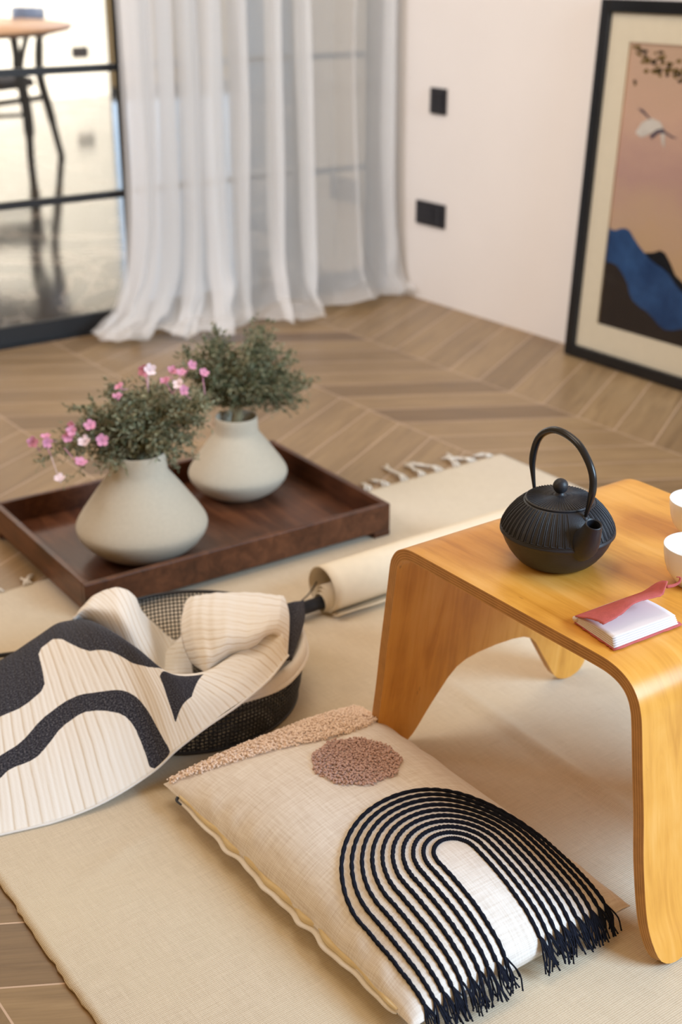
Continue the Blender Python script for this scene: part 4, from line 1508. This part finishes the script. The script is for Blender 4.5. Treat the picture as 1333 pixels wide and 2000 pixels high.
def build_throw():
    V = []; F = []; UV = []; SD = []

    def patch(ctl, nu, nv, fsd, uvf, ripple=0.0, seed=0.0):
        C = [[Vector(p) for p in col] for col in ctl]
        b = len(V)
        for i in range(nu + 1):
            s = i / nu
            for j in range(nv + 1):
                t = j / nv
                line = [catmull(c, t) for c in C]
                p = catmull(line, s)
                if ripple:
                    p = p + Vector((0, 0, ripple * noise.noise(Vector((s * 6 + seed, t * 3, seed)))))
                    p = p + Vector((0, 0, ripple * .14 * math.sin(s * 60 + seed)))
                p.z = max(p.z, 0.0075)
                V.append(p); UV.append(uvf(s, t)); SD.append(fsd(s, t))
        for i in range(nu):
            for j in range(nv):
                F.append((b + i * (nv + 1) + j, b + (i + 1) * (nv + 1) + j, b + (i + 1) * (nv + 1) + j + 1, b + i * (nv + 1) + j + 1))
    motifs = [round_poly(BLANKET_MOTIFS[k], 1) for k in ('P1', 'P2')] + [BLANKET_MOTIFS['P3']]

    def fs(s, t):
        tt = t / 0.8 if False else t
        return max(sd_poly((s, tt), m) for m in motifs)
    patch(BLANKET_FRONT, 260, 130, fs, lambda s, t: (s * 1.0 + .06 * t, t * .62), 0.0025, 1.0)
    patch(BLANKET_B, 60, 40, lambda s, t: -1, lambda s, t: (1.5 + s * .35 + .1 * t, t * .2), 0.002, 3.0)
    patch(BLANKET_D, 40, 30, lambda s, t: -1, lambda s, t: (2.5 + t * .25, s * .2), 0.002, 5.0)
    patch(BLANKET_C, 90, 70, lambda s, t: -1, lambda s, t: (3.5 + t * .32 + .05 * s, s * .3), 0.003, 7.0)
    patch(BLANKET_E, 24, 30, lambda s, t: 1, lambda s, t: (4.5 + s * .1, t * .2), 0.0, 9.0)
    root = empty('throw_blanket', (0.60, 1.50, 0.006), 'cream throw with dark navy arch pattern draped over the basket', 'blanket')
    o = mesh_obj('cloth', V, F, M['throw'], root, True, None, UV)
    at = o.data.attributes.new('motif', 'FLOAT', 'POINT')
    for i, d in enumerate(SD): at.data[i].value = d
    md = o.modifiers.new('solid', 'SOLIDIFY'); md.thickness = 0.0035; md.offset = -1
    # stitched hem along the front edge
    C = [[Vector(p) for p in col] for col in BLANKET_FRONT]
    hp = []
    for i in range(121):
        p = catmull([c[0] for c in C], i / 120)
        hp.append(Vector((p.x, p.y - .001, max(p.z - 0.001, .0065))))
    MB().tube(hp, 0.0018, 8).build('hem', M['cotton'], root)


build_throw()

# ------------------------------------------------------------------ hanging scroll rolled on a black rod
def build_scroll():
    x0, x1 = 1.165, 1.62
    yc = 1.672
    root = empty('rolled_scroll', ((x0 + x1) / 2, yc, 0.006), 'rolled cream hanging scroll on a black rod lying behind the basket', 'scroll')
    prof = []
    turns = 3.72
    n = 190
    for i in range(n + 1):
        a = 2 * math.pi * turns * i / n
        tr = a / (2 * math.pi)
        r = 0.0165 + 0.0030 * min(tr, 2.5)
        if tr > 2.5: r += 0.0165 * min(1, (tr - 2.5) / 0.42) + 0.001 * (tr - 2.5)
        rr = r
        prof.append((yc + rr * math.cos(a) * 1.0, 0.0085 + rr + rr * math.sin(a)))
    # free edge lies forward on the rug
    ly, lz = prof[-1]
    P = []
    cols = 24
    for k in range(cols + 1):
        x = x0 + (x1 - x0) * k / cols
        row = []
        for i, (y, z) in enumerate(prof):
            off = 0.0
            if i < n * .62: off = -0.006 * (1 - i / (n * .62)) if k == 0 else 0
            row.append((x + off, y, z))
        P.append(row)
    o = MB().grid(P).build('scroll_cloth', M['scroll'], root)
    solidify(o, 0.0016, 0)
    rod = MB()
    prf = [(x0 - .060, .0125), (x0 - .052, .0140), (x0 - .047, .0140), (x0 - .045, .0118), (x0 + .02, .0118), (x1 + .03, .0118)]
    rod.tube([Vector((x, yc, 0.0085 + .0165)) for x, r in prf], [r for x, r in prf], 20)
    rod.build('rod', M['iron'], root)
    cord = smooth_path([(x0 + .01, yc + .03, .05), (x0 - .012, yc + .028, .030), (x0 - .05, yc + .030, .012), (x0 - .10, yc + .024, .009), (x0 - .16, yc + .006, .008)], 30)
    MB().tube(cord, 0.0013, 6).build('hanging_cord', M['wire'], root)
    # loose outer edge of the cloth
    e = MB()
    P = []
    for k in range(cols + 1):
        x = x0 + .004 + (x1 - x0) * k / cols
        w = .003 * math.sin(k * .5)
        P.append([(x, yc - .008, 0.0095), (x, yc - .030 - w, 0.0100), (x, yc - .040 - w, 0.0125 + .002 * math.sin(k * .8)), (x, yc - .044 - w, 0.0185)])
    s = e.grid(P).build('loose_edge', M['scroll'], root)
    solidify(s, 0.0016, 0)


build_scroll()

# black rods at the left edge, behind the throw
t = MB().tube([(0.47, 1.905, 0.012), (0.672, 1.834, 0.012)], 0.0042, 10).build('black_stick', M['wire'])
tag(t, 'thin black stick lying on the rug at the far left edge', 'stick')

# ------------------------------------------------------------------ dining room beyond the glass
def build_dining():
    tb = empty('dining_table', (1.93, 6.58, 0.0), 'round dining table with pale wood top beyond the glass door', 'table')
    MB().lathe([(0.0, 0.725), (0.96, 0.725), (1.005, 0.735), (1.02, 0.748), (1.015, 0.755), (0.0, 0.755)], (1.93, 6.58, 0), 72).build('tabletop', M['oak_top'], tb)
    for k in range(4):
        a = math.radians(45 + 90 * k)
        d = Vector((math.cos(a), math.sin(a), 0))
        c = Vector((1.93, 6.58, 0))
        MB().tube([c + d * .55, c + d * .30 + Vector((0, 0, .4)), c + d * .40 + Vector((0, 0, .725))], [.018, .028, .03], 12).build('leg', M['black_wood'], tb)
    ch = empty('dining_chair', (2.86, 7.05, 0.0), 'black stained dining chair with slate blue back beside the round table', 'chair')
    # back rail: a curved board
    P = []
    for i in range(17):
        f = i / 16
        x = 2.855 + 0.215 * f; y = 6.86 + 0.05 * math.sin(math.pi * f) + .10 * f
        P.append([(x, y, .655), (x - .004, y - .006, .73), (x, y, .812 - .012 * (f if f > .1 else .4))])
    br = MB().grid(P).build('backrest', M['blue_wood'], ch)
    solidify(br, 0.022, 0)
    MB().tube(smooth_path([(3.185, 7.15, 0), (3.08, 7.03, .28), (3.012, 6.955, .46), (3.02, 6.95, .62), (3.035, 6.95, .70)], 20), [.019] * 4 + [.024] * 12 + [.020] * 5, 10).build('leg', M['black_wood'], ch)
    MB().tube(smooth_path([(2.962, 7.062, 0), (2.935, 6.99, .25), (2.875, 6.91, .50), (2.85, 6.88, .66)], 18), [.021] * 4 + [.029] * 10 + [.022] * 5, 10).build('leg', M['black_wood'], ch)
    MB().tube(smooth_path([(2.885, 6.92, .48), (2.905, 6.91, .58), (2.935, 6.90, .67)], 8), .017, 8).build('back_brace', M['black_wood'], ch)
    MB().tube(smooth_path([(2.60, 7.42, 0), (2.64, 7.36, .25), (2.68, 7.30, .44)], 10), .016, 10).build('leg', M['black_wood'], ch)
    MB().tube(smooth_path([(2.50, 6.98, 0), (2.52, 7.0, .25), (2.56, 7.02, .44)], 10), .016, 10).build('leg', M['black_wood'], ch)
    s = MB()
    P = []
    for i in range(13):
        f = i / 12
        P.append([(2.50 + .46 * f, 6.93 + .02 * math.sin(f * 3.1), .455 - .02 * math.sin(f * 3.14)), (2.56 + .46 * f, 7.12, .44 - .02 * math.sin(f * 3.14)), (2.60 + .42 * f, 7.30, .455)])
    so = s.grid(P).build('seat', M['seat_dark'], ch)
    solidify(so, 0.045, -1)
    MB().tube([(2.64, 6.98, .32), (3.06, 7.02, .34)], .016, 8).build('seat_rail', M['black_wood'], ch)
    MB().tube([(2.53, 7.00, .26), (2.945, 7.01, .255)], .011, 8).build('stretcher', M['black_wood'], ch)


build_dining()

bpy.context.view_layer.update()
